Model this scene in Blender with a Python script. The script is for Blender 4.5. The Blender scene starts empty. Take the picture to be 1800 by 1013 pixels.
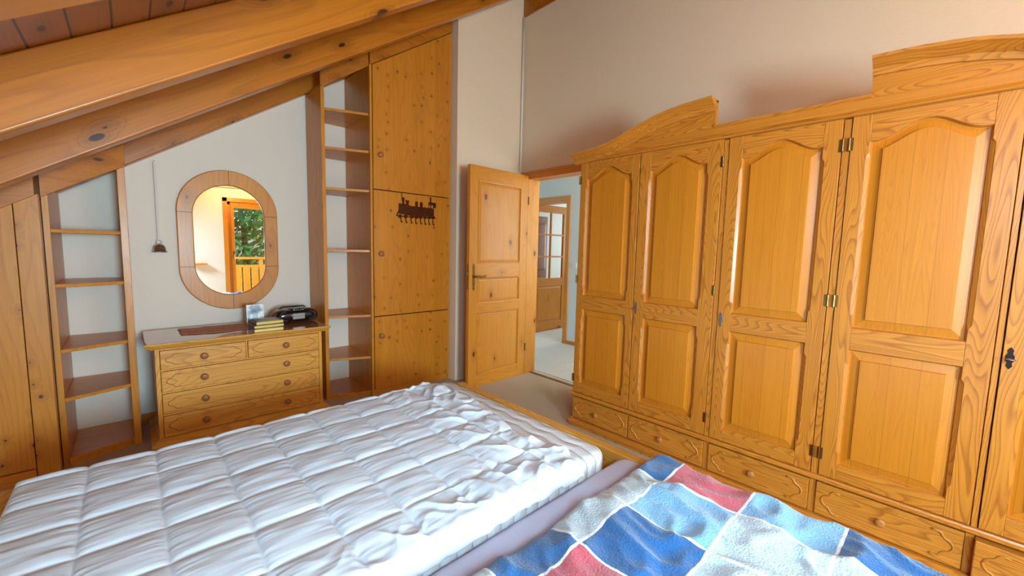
import bpy, bmesh, math, random
from mathutils import Vector, Matrix, noise
random.seed(7)
PI = math.pi
S = bpy.context.scene
COL = S.collection

# ------------------------------------------------------------------ camera
yaw, pitch, roll = 0.75481225, 0.09552537, 0.0230325
EYE = Vector((0, 0, 1.30))
Fw = Vector((math.sin(yaw)*math.cos(pitch), math.cos(yaw)*math.cos(pitch), -math.sin(pitch)))
R0 = Vector((math.cos(yaw), -math.sin(yaw), 0)); U0 = R0.cross(Fw)
Rt = math.cos(roll)*R0 + math.sin(roll)*U0
Up = -math.sin(roll)*R0 + math.cos(roll)*U0
cd = bpy.data.cameras.new('camera'); cam = bpy.data.objects.new('camera', cd); COL.objects.link(cam)
cam.matrix_world = Matrix(((Rt.x, Up.x, -Fw.x, EYE.x), (Rt.y, Up.y, -Fw.y, EYE.y), (Rt.z, Up.z, -Fw.z, EYE.z), (0, 0, 0, 1)))
cd.sensor_width = 36; cd.lens = 712.44/1800*36; cd.clip_start = 0.02
S.camera = cam

# ------------------------------------------------------------------ world, exposure, daylight
S.view_settings.view_transform = 'Standard'; S.view_settings.look = 'None'
S.view_settings.gamma = 1; S.view_settings.use_curve_mapping = False
S.view_settings.exposure = 0.33
S.cycles.max_bounces = 14; S.cycles.diffuse_bounces = 7; S.cycles.sample_clamp_indirect = 8
W = bpy.data.worlds.new('world'); S.world = W; W.use_nodes = True
nt = W.node_tree; bgn = nt.nodes['Background']
sky = nt.nodes.new('ShaderNodeTexSky'); sky.sky_type = 'NISHITA'; sky.sun_disc = False
sky.sun_elevation = math.radians(40); sky.sun_rotation = math.radians(60); sky.air_density = 1.0; sky.dust_density = 1.5
nt.links.new(sky.outputs[0], bgn.inputs[0]); bgn.inputs[1].default_value = 0.28

def area(name, loc, direction, sx, sy, power, color, spread=PI, portal=False):
    L = bpy.data.lights.new(name, 'AREA'); L.shape = 'RECTANGLE'; L.size = sx; L.size_y = sy
    L.energy = power; L.color = color; L.spread = spread
    if portal: L.cycles.is_portal = True
    o = bpy.data.objects.new(name, L); COL.objects.link(o); o.location = loc
    o.rotation_euler = Vector(direction).to_track_quat('-Z', 'Y').to_euler()
    return o
# balcony door daylight from side panels; rear and roof windows are added for fill
DAY = (0.56, 0.84, 1.0)
area('daylight_balcony_left', (0.1, -3.1, 1.25), (0.86, 0.95, -0.02), 1.8, 2.0, 170, DAY)
area('daylight_balcony_right', (3.75, -3.1, 1.25), (-0.75, 1.0, -0.02), 1.6, 2.0, 200, DAY)
area('added_fill_rear', (0.36, -2.17, 1.28), (0.05, 1, -0.03), 0.66, 0.74, 165, DAY)
area('added_fill_roof', (-0.24, -0.90, 1.99), (0.56, 0.25, -0.83), 0.80, 0.80, 125, (0.47, 0.80, 1.0))
# added fill for the landing; its window round the corner is added too
area('added_fill_landing', (3.8, 1.06, 1.5), (0, 1, 0), 1.0, 1.2, 24, (0.80, 0.92, 1.0))
area('added_fill_far_room', (6.7, 3.9, 1.5), (-1, 0.0, -0.1), 1.2, 1.2, 24, (0.9, 0.95, 1.0))  # added fill, the far room has no window
# warm light of the lamp behind the camera
P = bpy.data.lights.new('ceiling_lamp_light', 'POINT'); P.energy = 40; P.color = (1.0, 0.60, 0.22); P.shadow_soft_size = 0.05
po = bpy.data.objects.new('ceiling_lamp_light', P); COL.objects.link(po); po.location = (1.5, -1.28, 2.34)

# ------------------------------------------------------------------ materials
def newmat(name):
    m = bpy.data.materials.new(name); m.use_nodes = True
    return m, m.node_tree, m.node_tree.nodes['Principled BSDF']
def N(t, k, **kw):
    n = t.nodes.new(k)
    for a, b in kw.items(): setattr(n, a, b)
    return n
def math_node(t, op, a, b=None, c=None):
    n = N(t, 'ShaderNodeMath', operation=op)
    for i, v in enumerate((a, b, c)):
        if v is None: continue
        if isinstance(v, (int, float)): n.inputs[i].default_value = v
        else: t.links.new(v, n.inputs[i])
    return n.outputs[0]
def ramp(t, f, stops):
    n = N(t, 'ShaderNodeValToRGB'); t.links.new(f, n.inputs[0])
    e = n.color_ramp.elements
    while len(e) < len(stops): e.new(0.5)
    for q, (p, c) in zip(e, stops):
        q.position = p; q.color = (*c, 1) if len(c) == 3 else c
    return n.outputs[0]
def srgb(r, g, b):
    f = lambda v: v/12.92 if v <= 0.04045 else ((v+0.055)/1.055)**2.4
    return (f(r/255), f(g/255), f(b/255))
def mixc(t, f, a, b, mode='MIX'):
    n = N(t, 'ShaderNodeMix', data_type='RGBA', blend_type=mode)
    for i, v in ((0, f), (6, a), (7, b)):
        if isinstance(v, (int, float)): n.inputs[i].default_value = v
        elif isinstance(v, tuple): n.inputs[i].default_value = (*v, 1)
        else: t.links.new(v, n.inputs[i])
    return n.outputs[2]

def wood(name, axis, light, dark, ring=1.0, freq=7.0, knots=0.0, stave=0.0, stave_axis='X', gap=0.0, rough=0.38, coat=0.15, knot_scale=(6, 3), flat='Y', across=5.0, al=0.13, gapk=1.0):
    m, t, b = newmat(name)
    tc = N(t, 'ShaderNodeTexCoord'); oi = N(t, 'ShaderNodeObjectInfo')
    off = N(t, 'ShaderNodeVectorMath', operation='SCALE'); off.inputs[0].default_value = (7.3, 3.1, 5.7)
    t.links.new(oi.outputs['Random'], off.inputs['Scale'])
    base = N(t, 'ShaderNodeVectorMath', operation='ADD')
    t.links.new(tc.outputs['Object'], base.inputs[0]); t.links.new(off.outputs[0], base.inputs[1])
    vec = base.outputs[0]
    sv = None
    if stave:
        sp = N(t, 'ShaderNodeSeparateXYZ'); t.links.new(tc.outputs['Object'], sp.inputs[0])
        q = math_node(t, 'DIVIDE', sp.outputs[stave_axis], stave)
        cell = math_node(t, 'FLOOR', q); fr = math_node(t, 'FRACT', q)
        wn = N(t, 'ShaderNodeTexWhiteNoise', noise_dimensions='1D'); t.links.new(cell, wn.inputs['W'])
        sv = wn.outputs['Value']
        sh = N(t, 'ShaderNodeVectorMath', operation='SCALE'); sh.inputs[0].default_value = (3.1, 4.7, 9.2)
        t.links.new(sv, sh.inputs['Scale'])
        ad = N(t, 'ShaderNodeVectorMath', operation='ADD'); t.links.new(vec, ad.inputs[0]); t.links.new(sh.outputs[0], ad.inputs[1])
        vec = ad.outputs[0]
    def mapped(across, along):
        mp = N(t, 'ShaderNodeMapping'); s = [across]*3; s['XYZ'.index(axis)] = along
        mp.inputs['Scale'].default_value = s; t.links.new(vec, mp.inputs[0]); return mp.outputs[0]
    n1 = N(t, 'ShaderNodeTexNoise'); n1.inputs['Scale'].default_value = 1; n1.inputs['Detail'].default_value = 1.5
    t.links.new(mapped(across, al*across), n1.inputs[0])
    v = math_node(t, 'MULTIPLY', n1.outputs[0], freq*2.6)
    if knots:
        vo = N(t, 'ShaderNodeTexVoronoi'); vo.inputs['Scale'].default_value = 1
        vo.voronoi_dimensions = '2D'; fl_ = flat if flat != axis else ('Z' if axis == 'Y' else 'Y')
        ac_ = [q for q in 'XYZ' if q not in (axis, fl_)][0]
        sx_ = N(t, 'ShaderNodeSeparateXYZ'); t.links.new(base.outputs[0], sx_.inputs[0]); mk = N(t, 'ShaderNodeCombineXYZ')
        t.links.new(math_node(t, 'MULTIPLY', sx_.outputs[ac_], knot_scale[0]), mk.inputs[0]); t.links.new(math_node(t, 'MULTIPLY', sx_.outputs[axis], knot_scale[1]), mk.inputs[1])
        t.links.new(mk.outputs[0], vo.inputs['Vector'])
        sc = N(t, 'ShaderNodeSeparateColor'); t.links.new(vo.outputs['Color'], sc.inputs[0])
        gate = math_node(t, 'LESS_THAN', sc.outputs[0], knots)
        halo = N(t, 'ShaderNodeMapRange', interpolation_type='SMOOTHSTEP'); t.links.new(vo.outputs['Distance'], halo.inputs[0])
        halo.inputs[1].default_value = 0.32; halo.inputs[2].default_value = 0.03; halo.inputs[3].default_value = 0; halo.inputs[4].default_value = 1
        size = math_node(t, 'MULTIPLY_ADD', sc.outputs[1], 0.07, 0.03)
        core = math_node(t, 'SUBTRACT', size, vo.outputs['Distance'])
        core = math_node(t, 'MULTIPLY', core, 40); core.node.use_clamp = True
        core = math_node(t, 'MULTIPLY', core, gate)
        halo_g = math_node(t, 'MULTIPLY', halo.outputs[0], gate)
        v = math_node(t, 'MULTIPLY_ADD', halo_g, 2.5, v)
    s = math_node(t, 'FRACT', v)
    line = ramp(t, s, [(0.0, (0.05,)*3), (0.55, (0.25,)*3), (0.86, (1,)*3), (1.0, (0.0,)*3)])
    n2 = N(t, 'ShaderNodeTexNoise'); n2.inputs['Scale'].default_value = 1; n2.inputs['Detail'].default_value = 3
    t.links.new(mapped(110, 2.2), n2.inputs[0])
    n3 = N(t, 'ShaderNodeTexNoise'); n3.inputs['Scale'].default_value = 1; n3.inputs['Detail'].default_value = 2
    t.links.new(mapped(6, 1.0), n3.inputs[0])
    f = math_node(t, 'MULTIPLY', line, 0.52*ring)
    f = math_node(t, 'MULTIPLY_ADD', n2.outputs[0], 0.55, f)
    f = math_node(t, 'ADD', f, -0.15)
    f = math_node(t, 'MULTIPLY_ADD', n3.outputs[0], 0.30, f)
    if sv is not None: f = math_node(t, 'MULTIPLY_ADD', sv, 0.16, f)
    f = math_node(t, 'ADD', f, -0.18)
    f.node.use_clamp = True
    c = mixc(t, f, light, dark)
    if knots:
        kc = tuple(x*0.30 for x in dark)
        hz = math_node(t, 'MULTIPLY', halo_g, 0.35)
        c = mixc(t, hz, c, tuple(x*0.7 for x in dark)); c = mixc(t, core, c, kc)
    if stave and gap:
        e = math_node(t, 'PINGPONG', fr, 0.5)
        g = math_node(t, 'LESS_THAN', e, gap)
        g = math_node(t, 'MULTIPLY', g, gapk)
        c = mixc(t, g, c, tuple(x*0.25 for x in dark))
    t.links.new(c, b.inputs['Base Color'])
    b.inputs['Roughness'].default_value = rough
    b.inputs['Coat Weight'].default_value = coat; b.inputs['Coat Roughness'].default_value = 0.22
    bp = N(t, 'ShaderNodeBump'); bp.inputs['Strength'].default_value = 0.12; bp.inputs['Distance'].default_value = 0.002
    t.links.new(f, bp.inputs['Height']); t.links.new(bp.outputs[0], b.inputs['Normal'])
    return m
PINE_L, PINE_D = srgb(216, 140, 38), srgb(150, 76, 10)
WARD_L, WARD_D = srgb(214, 136, 44), srgb(140, 66, 12)
BEAM_L, BEAM_D = srgb(194, 114, 26), srgb(120, 60, 10)
M = {}
for ax in 'XYZ':
    M['knotty_'+ax] = wood('knotty_pine_'+ax, ax, PINE_L, PINE_D, ring=0.5, knots=0.42, stave=0.0)
    M['pine_'+ax] = wood('pine_'+ax, ax, PINE_L, PINE_D, ring=0.45)
    M['ward_'+ax] = wood('wardrobe_pine_'+ax, ax, WARD_L, WARD_D, ring=1.05, freq=19, across=6.5, al=0.11)
    M['chest_'+ax] = wood('chest_pine_'+ax, ax, srgb(232, 168, 72), srgb(180, 106, 28), ring=0.9, freq=15)
M['side_Z'] = wood('side_panel_pine', 'Z', PINE_L, PINE_D, ring=0.5)
M['ward_panel'] = wood('wardrobe_panel_veneer', 'Z', srgb(214, 133, 32), srgb(170, 90, 12), ring=0.42, freq=26, across=9, al=0.035, stave=0.095, stave_axis='Y', gap=0.012, gapk=0.3)
M['ward_panel'].name = 'wardrobe_panel_pine'
M['cup_door'] = wood('cupboard_door_pine', 'Z', srgb(212, 134, 34), srgb(156, 82, 12), ring=0.4, knots=0.34, knot_scale=(12, 10), stave=0.105, stave_axis='X')
M['left_door'] = wood('left_cupboard_pine', 'Z', srgb(212, 140, 42), srgb(158, 86, 14), ring=0.45, knots=0.55, knot_scale=(9, 7), stave=0.12, stave_axis='X')
M['beam'] = wood('beam_pine', 'X', BEAM_L, BEAM_D, ring=0.5, freq=3.5, knots=0.45, knot_scale=(6, 2.6), rough=0.35, coat=0.25)
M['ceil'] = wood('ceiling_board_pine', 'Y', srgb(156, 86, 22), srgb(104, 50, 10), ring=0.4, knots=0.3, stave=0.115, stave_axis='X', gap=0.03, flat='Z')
M['door'] = wood('room_door_pine', 'Z', srgb(220, 144, 46), srgb(172, 94, 18), ring=0.4, knots=0.35)
M['door_h'] = wood('room_door_pine_rail', 'X', srgb(220, 144, 46), srgb(172, 94, 18), ring=0.4, knots=0.35)
M['mirror_wood'] = wood('mirror_frame_pine', 'Z', srgb(214, 138, 40), srgb(160, 90, 16), ring=0.5, knots=0.25)
M['knobwood'] = wood('turned_wood', 'Z', srgb(196, 128, 62), srgb(150, 86, 36), ring=0.5)
M['knobdark'] = wood('turned_dark_wood', 'Z', srgb(166, 104, 54), srgb(118, 68, 32), ring=0.5)
M['rustic'] = wood('rustic_dark_wood', 'Z', srgb(170, 110, 74), srgb(92, 54, 34), ring=1.0)

def plain(name, c, rough=0.6, metal=0.0, bump=0.0, bscale=200, var=0.0, coat=0.0, sheen=0.0):
    m, t, b = newmat(name)
    b.inputs['Roughness'].default_value = rough; b.inputs['Metallic'].default_value = metal
    b.inputs['Coat Weight'].default_value = coat; b.inputs['Sheen Weight'].default_value = sheen
    tc = N(t, 'ShaderNodeTexCoord'); n = N(t, 'ShaderNodeTexNoise'); n.inputs['Scale'].default_value = bscale; n.inputs['Detail'].default_value = 3
    t.links.new(tc.outputs['Object'], n.inputs[0])
    col = mixc(t, n.outputs[0], tuple(x*(1-var) for x in c), tuple(min(1, x*(1+var)) for x in c))
    t.links.new(col, b.inputs['Base Color'])
    if bump:
        bp = N(t, 'ShaderNodeBump'); bp.inputs['Strength'].default_value = bump; bp.inputs['Distance'].default_value = 0.004
        t.links.new(n.outputs[0], bp.inputs['Height']); t.links.new(bp.outputs[0], b.inputs['Normal'])
    return m
M['carve'] = plain('carved_groove_wood', srgb(150, 92, 36), 0.5)
M['plaster'] = plain('white_plaster', srgb(232, 224, 210), 0.9, bump=0.25, bscale=90, var=0.02)
M['plaster_warm_lit'] = plain('warm_lit_plaster', srgb(234, 212, 182), 0.9, bump=0.25, bscale=90, var=0.02)  # warm lamp light tinted into the plaster of right wall and block
M['plaster_hall'] = plain('hall_plaster', srgb(226, 230, 226), 0.9, bump=0.2, bscale=90, var=0.02)
M['carpet'] = plain('beige_carpet', srgb(196, 172, 136), 0.95, bump=0.9, bscale=420, var=0.16, sheen=0.2)
M['carpet_hall'] = plain('light_carpet', srgb(222, 216, 200), 0.95, bump=0.8, bscale=420, var=0.10, sheen=0.2)
M['rug'] = plain('cream_rug', srgb(222, 216, 200), 0.95, bump=0.5, bscale=300, var=0.06)
M['brass'] = plain('aged_brass', srgb(150, 122, 70), 0.38, 1.0, var=0.2, bscale=60)
M['steel'] = plain('grey_metal', srgb(150, 145, 138), 0.32, 1.0, var=0.15, bscale=60)
M['pewter'] = plain('pewter', srgb(176, 166, 160), 0.3, 1.0, bump=0.5, bscale=120, var=0.3)
M['iron'] = plain('dark_iron', srgb(52, 42, 40), 0.45, 0.85, var=0.3, bscale=60)
M['copper'] = plain('brown_coppered_metal', srgb(92, 48, 24), 0.38, 0.7, var=0.3, bscale=40)
M['ribbon'] = plain('white_ribbon', srgb(220, 214, 205), 0.8)
M['white_plastic'] = plain('white_plastic', srgb(235, 235, 230), 0.4)
M['black_plastic'] = plain('black_gloss_plastic', srgb(12, 13, 16), 0.18, coat=0.6)
M['black_matte'] = plain('black_matte_plastic', srgb(22, 22, 24), 0.6, bump=0.6, bscale=500)
M['silver_plastic'] = plain('silver_plastic', srgb(170, 185, 196), 0.25, 0.8)
M['gilt'] = plain('gilt_edge', srgb(228, 202, 120), 0.35, 0.5, bump=0.2, bscale=30, var=0.1)
M['leather'] = plain('brown_leatherette', srgb(92, 44, 26), 0.4, coat=0.3, var=0.15, bscale=80)
M['runner'] = plain('brown_printed_cloth', srgb(186, 120, 88), 0.7, var=0.45, bscale=40)
M['quilt'] = plain('white_quilt_cotton', srgb(224, 235, 246), 0.85, bump=0.12, bscale=500, sheen=0.1)
M['white_sheet'] = plain('cream_mattress_side', srgb(232, 228, 216), 0.85, bump=0.2, bscale=300)
M['lavender'] = plain('lavender_fitted_sheet', srgb(204, 207, 230), 0.85, bump=0.15, bscale=400)
M['leaf'] = plain('green_leaf', srgb(70, 142, 62), 0.5, var=0.5, bscale=4)
M['bark'] = plain('bark', srgb(92, 70, 50), 0.9, bump=1, bscale=30)
M['grass'] = plain('grass_ground', srgb(90, 130, 60), 0.9, var=0.3, bscale=8)
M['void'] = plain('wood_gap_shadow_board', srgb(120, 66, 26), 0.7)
def towel(name, c):
    m = plain(name, c, 0.95, bump=1.0, bscale=170, var=0.22, sheen=0.4); return m
M['t_blue'] = towel('towel_blue', srgb(22, 90, 150)); M['t_red'] = towel('towel_red', srgb(198, 78, 92))
M['t_light'] = towel('towel_light_blue', srgb(122, 172, 212)); M['t_grey'] = towel('towel_grey', srgb(178, 190, 196))
M['t_white'] = towel('towel_pale_white', srgb(186, 204, 214)); M['t_line'] = towel('towel_white_line', srgb(245, 247, 250))
# quilted mattress ticking: zigzag stitched lines
m, t, b = newmat('mattress_ticking'); M['ticking'] = m
tc = N(t, 'ShaderNodeTexCoord'); sp = N(t, 'ShaderNodeSeparateXYZ'); t.links.new(tc.outputs['Object'], sp.inputs[0])
z = math_node(t, 'PINGPONG', math_node(t, 'MULTIPLY', sp.outputs['Y'], 12), 1.0)
z = math_node(t, 'SMOOTH_MIN', z, 0.85, 0.3)
u = math_node(t, 'MULTIPLY_ADD', z, 0.35, math_node(t, 'MULTIPLY', sp.outputs['X'], 17))
w = math_node(t, 'PINGPONG', u, 0.5); w = math_node(t, 'POWER', w, 0.4)
b.inputs['Base Color'].default_value = (*srgb(226, 230, 232), 1); b.inputs['Roughness'].default_value = 0.8
bp = N(t, 'ShaderNodeBump'); bp.inputs['Strength'].default_value = 1.0; bp.inputs['Distance'].default_value = 0.016
t.links.new(w, bp.inputs['Height']); t.links.new(bp.outputs[0], b.inputs['Normal'])
# mirror and glass
m, t, b = newmat('mirror_glass'); M['mirror'] = m
b.inputs['Base Color'].default_value = (0.92, 0.94, 0.94, 1); b.inputs['Metallic'].default_value = 1; b.inputs['Roughness'].default_value = 0.004
def glass(name, tint=(1, 1, 1), refl=0.08):
    m = bpy.data.materials.new(name); m.use_nodes = True; t = m.node_tree; t.nodes.clear()
    o = N(t, 'ShaderNodeOutputMaterial'); a = N(t, 'ShaderNodeBsdfTransparent'); g = N(t, 'ShaderNodeBsdfGlossy'); x = N(t, 'ShaderNodeMixShader')
    a.inputs[0].default_value = (*tint, 1); g.inputs['Roughness'].default_value = 0.01; x.inputs[0].default_value = refl
    t.links.new(a.outputs[0], x.inputs[1]); t.links.new(g.outputs[0], x.inputs[2]); t.links.new(x.outputs[0], o.inputs[0]); return m
M['glass'] = glass('window_glass'); M['glass_door'] = glass('door_glass', (0.97, 0.98, 0.97), 0.06)
# dark glossy top of the chest
M['chest_top'] = wood('chest_top_pine', 'X', srgb(196, 126, 66), srgb(150, 84, 38), ring=0.6, rough=0.12, coat=1.0)
M['chest_top'].node_tree.nodes['Principled BSDF'].inputs['Coat Roughness'].default_value = 0.04
# black and white photograph
m, t, b = newmat('photo_print'); M['photo'] = m
tc = N(t, 'ShaderNodeTexCoord'); n = N(t, 'ShaderNodeTexNoise'); n.inputs['Scale'].default_value = 14; n.inputs['Detail'].default_value = 4
t.links.new(tc.outputs['Object'], n.inputs[0])
t.links.new(ramp(t, n.outputs[0], [(0.35, srgb(60, 78, 92)), (0.5, srgb(150, 176, 190)), (0.58, srgb(235, 242, 245)), (0.7, srgb(250, 252, 255))]), b.inputs['Base Color'])
b.inputs['Roughness'].default_value = 0.15
m, t, b = newmat('lit_lamp_shade'); M['lampglow'] = m
b.inputs['Base Color'].default_value = (1, 0.8, 0.5, 1); b.inputs['Emission Color'].default_value = (1, 0.72, 0.4, 1); b.inputs['Emission Strength'].default_value = 4

# ------------------------------------------------------------------ mesh building
class MB:
    def __init__(s): s.v = []; s.f = []; s.mi = []; s.pc = []
    def add(s, vs, fs, mi=0):
        o = len(s.v); s.v += [tuple(p) for p in vs]; s.f += [tuple(i+o for i in f) for f in fs]; s.mi += [mi]*len(fs); s.pc.append((o, len(s.v), len(s.f)-len(fs), len(s.f))); return s
    def split(s, name, mats, parent=None, **k):      # every closed piece becomes a part of its own
        out = []
        for a, b, c, d in s.pc:
            q = MB(); q.v = s.v[a:b]; q.f = [tuple(i-a for i in f) for f in s.f[c:d]]; q.mi = s.mi[c:d]
            out.append(q.build(name, mats, parent, **k))
        return out
    def box(s, x0, x1, y0, y1, z0, z1, mi=0):
        vs = [(x, y, z) for x in (x0, x1) for y in (y0, y1) for z in (z0, z1)]
        return s.add(vs, [(0, 1, 3, 2), (4, 6, 7, 5), (0, 4, 5, 1), (2, 3, 7, 6), (0, 2, 6, 4), (1, 5, 7, 3)], mi)
    def prism(s, poly, a, b, mp, mi=0):
        n = len(poly); vs = [mp(u, v, a) for u, v in poly] + [mp(u, v, b) for u, v in poly]
        fs = [tuple(range(n))[::-1], tuple(range(n, 2*n))] + [(i, (i+1) % n, n+(i+1) % n, n+i) for i in range(n)]
        return s.add(vs, fs, mi)
    def loft(s, loops, close=True, cap0=False, cap1=False, mi=0):
        n = len(loops[0]); vs = [p for l in loops for p in l]; fs = []
        for k in range(len(loops)-1):
            for i in range(n if close else n-1):
                j = (i+1) % n; fs.append((k*n+i, k*n+j, (k+1)*n+j, (k+1)*n+i))
        if cap0: fs.append(tuple(range(n))[::-1])
        if cap1: fs.append(tuple((len(loops)-1)*n+i for i in range(n)))
        return s.add(vs, fs, mi)
    def lathe(s, c, ax, prof, n=20, mi=0):
        ax = Vector(ax).normalized(); a = ax.orthogonal().normalized(); b2 = ax.cross(a); c = Vector(c)
        loops = [[c+ax*h+(a*math.cos(2*PI*i/n)+b2*math.sin(2*PI*i/n))*max(r, 1e-4) for i in range(n)] for h, r in prof]
        return s.loft(loops, True, True, True, mi)
    def tube(s, pts, r, n=8, mi=0, close=False):
        pts = [Vector(p) for p in pts]; loops = []; L = len(pts); up = None
        for i, p in enumerate(pts):
            d = (pts[(i+1) % L]-pts[i-1]) if close else (pts[min(i+1, L-1)]-pts[max(i-1, 0)])
            d.normalize()
            if up is None: up = d.orthogonal().normalized()
            up = (up-d*up.dot(d)).normalized(); w = d.cross(up)
            rr = r[i] if isinstance(r, (list, tuple)) else r
            loops.append([p+(up*math.cos(2*PI*k/n)+w*math.sin(2*PI*k/n))*rr for k in range(n)])
        if close: loops.append(loops[0]); return s.loft(loops, mi=mi)
        return s.loft(loops, True, True, True, mi)
    def build(s, name, mats, parent=None, loc=None, bevel=0.0, smooth=False, seg=2):
        if not isinstance(mats, (list, tuple)): mats = [mats]
        base = Vector(loc) if loc is not None else (Vector(parent['_w']) if parent is not None and '_w' in parent else Vector((0, 0, 0)))
        me = bpy.data.meshes.new(name); me.from_pydata([Vector(v)-base for v in s.v], [], s.f)
        for mt in mats: me.materials.append(mt)
        me.polygons.foreach_set('material_index', s.mi)
        bm = bmesh.new(); bm.from_mesh(me); bmesh.ops.recalc_face_normals(bm, faces=bm.faces); bm.to_mesh(me); bm.free()
        o = bpy.data.objects.new(name, me); COL.objects.link(o)
        if parent is not None:
            o.parent = parent; o['_w'] = tuple(base)
        else: o.location = base; o['_w'] = tuple(base)
        if smooth: me.polygons.foreach_set('use_smooth', [True]*len(me.polygons))
        if bevel:
            md = o.modifiers.new('bevel', 'BEVEL'); md.width = bevel; md.segments = seg; md.limit_method = 'ANGLE'; md.angle_limit = math.radians(35)
            me.polygons.foreach_set('use_smooth', [True]*len(me.polygons)); md.harden_normals = True
        return o
def box(*a): return MB().box(*a)
def thing(name, label, cat, loc, group=None):
    o = bpy.data.objects.new(name, None); COL.objects.link(o); o.location = loc; o['_w'] = tuple(loc); o.empty_display_size = 0.1
    return tag(o, label, cat, group)
def tag(o, label, cat, group=None, kind=None):
    o['label'] = label; o['category'] = cat
    if group: o['group'] = group
    if kind: o['kind'] = kind
    return o
def struct(o): o['kind'] = 'structure'; return o

# slope of the roof: rafter undersides lie on z = SZ + SB*x
SZ, SB = 1.789, 0.672
ang = math.atan(SB)
roofz = lambda x: SZ + SB*x

# ------------------------------------------------------------------ room shell
WX, WY, BY, KX = 2.97, 3.82, -2.0, -1.25
struct(box(KX-0.1, 3.1, BY-0.15, WY+0.1, -0.12, 0.0).build('floor', M['carpet']))
def wall_xz(name, y0, y1, poly, mat):          # polygon in the x-z plane, extruded in y
    return struct(MB().prism(poly, y0, y1, lambda u, v, d: (u, d, v)).build(name, mat))
top = 0.24
wall_xz('wall_far', WY, WY+0.1, [(KX, 0), (2.3, 0), (2.3, roofz(2.3)+top), (KX, roofz(KX)+top)], M['plaster'])
struct(box(KX-0.1, KX, BY-0.15, WY+0.1, 0, roofz(KX)+top).build('wall_left', M['plaster']))
# chimney-like wall block right of the tall cupboard, skewed a little
zt = 3.95
blk = MB().prism([(2.27, 3.205), (2.97, 3.065), (3.1, 3.065), (3.1, WY+0.1), (2.27, WY+0.1)], 0, 3.29, lambda u, v, d: (u, v, d))
P4 = [(2.27, 3.205), (2.97, 3.065), (3.1, 3.065), (3.1, WY+0.1), (2.27, WY+0.1)]
blk = MB().loft([[(u, v, 0) for u, v in P4], [(u, v, roofz(min(u, 2.97))+0.1) for u, v in P4]], True, True, True)
struct(blk.build('wall_block', M['plaster_warm_lit']))
# wardrobe-side wall with the doorway (clear opening y 2.08..2.93, z 0..2.0)
mb = MB(); zt = 3.59
mb.box(WX, 3.1, BY-0.15, 2.02, 0, zt); mb.box(WX, 3.1, 2.98, WY, 0, zt); mb.box(WX, 3.1, 2.02, 2.98, 2.04, zt)
struct(mb.build('wall_right', M['plaster_warm_lit']))
# rear wall behind the camera with the balcony door opening x 1.40..2.85, z 0.05..2.10
mb = MB(); DX0, DX1, DZ = 1.40, 2.85, 2.10
xz = lambda u, v, d: (u, d, v)
mb.prism([(KX, 0), (0.0, 0), (0.0, roofz(0.0)+top), (KX, roofz(KX)+top)], BY-0.15, BY, xz)
mb.prism([(0.72, 0), (DX0, 0), (DX0, roofz(DX0)+top), (0.72, roofz(0.72)+top)], BY-0.15, BY, xz)
mb.prism([(0.0, 0), (0.72, 0), (0.72, 0.88), (0.0, 0.88)], BY-0.15, BY, xz)
mb.prism([(0.0, 1.68), (0.72, 1.68), (0.72, roofz(0.72)+top), (0.0, roofz(0.0)+top)], BY-0.15, BY, xz)
mb.prism([(DX0, DZ), (DX1, DZ), (DX1, roofz(DX1)+top), (DX0, roofz(DX0)+top)], BY-0.15, BY, xz)
mb.prism([(DX1, 0), (3.1, 0), (3.1, 3.95), (DX1, 3.9)], BY-0.15, BY, xz)
struct(mb.build('wall_back', M['plaster']))

# roof, in its own tilted frame: local x runs up the slope, y along the ridge, z is normal
def slope_obj(mb, name, mat, parent=None, bevel=0.0, y0=0.0):
    o = mb.build(name, mat, None, bevel=bevel); o.location = (0, y0, SZ); o.rotation_euler = (0, -ang, 0)
    return o
s0, s1 = (KX-0.1)/math.cos(ang), 3.1/math.cos(ang); TH = 0.187
# added roof window, a fill light opening in the ceiling behind the camera: s -0.75..0.2 , y -1.45..-0.45
mb = MB(); a0, a1, b0, b1 = -0.72, 0.18, -1.34, -0.46
mb.box(s0, s1, BY-0.15, b0, TH, TH+0.03); mb.box(s0, s1, b1, WY+0.1, TH, TH+0.03)
mb.box(s0, a0, b0, b1, TH, TH+0.03); mb.box(a1, s1, b0, b1, TH, TH+0.03)
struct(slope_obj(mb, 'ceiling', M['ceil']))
w2 = MB()
w2.box(a0, a0+0.06, b0, b1, TH, TH+0.1); w2.box(a1-0.06, a1, b0, b1, TH, TH+0.1); w2.box(a0, a1, b0, b0+0.06, TH, TH+0.1); w2.box(a0, a1, b1-0.06, b1, TH, TH+0.1)
wn = struct(slope_obj(w2, 'added_roof_window', M['pine_X']))
pn = box(a0+0.06, a1-0.06, b0+0.06, b1-0.06, TH+0.05, TH+0.06).build('pane', M['glass']); pn.parent = wn

RL = {1.16: 'pale pine roof rafter cut off at the top left corner', 2.018: 'broad knotty pine roof rafter nearest above the bed', 2.852: 'second knotty pine roof rafter, between the broad near one and the far wall',
      3.775: 'pine roof rafter lying flat against the far wall above the oval mirror'}
def rafter(y, w=0.095, lab=None):
    e = 1.5; s_end = (2.955 if y < 2.6 else (2.94 if y < 3.1 else 2.24))/math.cos(ang)
    m_ = box(s0+0.12, s_end, -w/2, w/2, 0, TH)
    o = slope_obj(m_, 'roof_rafter', M['beam'], bevel=0.009, y0=y)
    tag(o, lab, 'rafter', 'pine rafters under the sloping ceiling'); return o
for y, l in RL.items(): rafter(y, 0.095, l)
for y, l in ((0.30, 'pine roof rafter straight above the camera, before the added roof window'), (-0.42, 'pine roof rafter along the front edge of the added roof window'), (-1.42, 'pine roof rafter along the rear edge of the added roof window')): rafter(y, 0.085, l)
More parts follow.
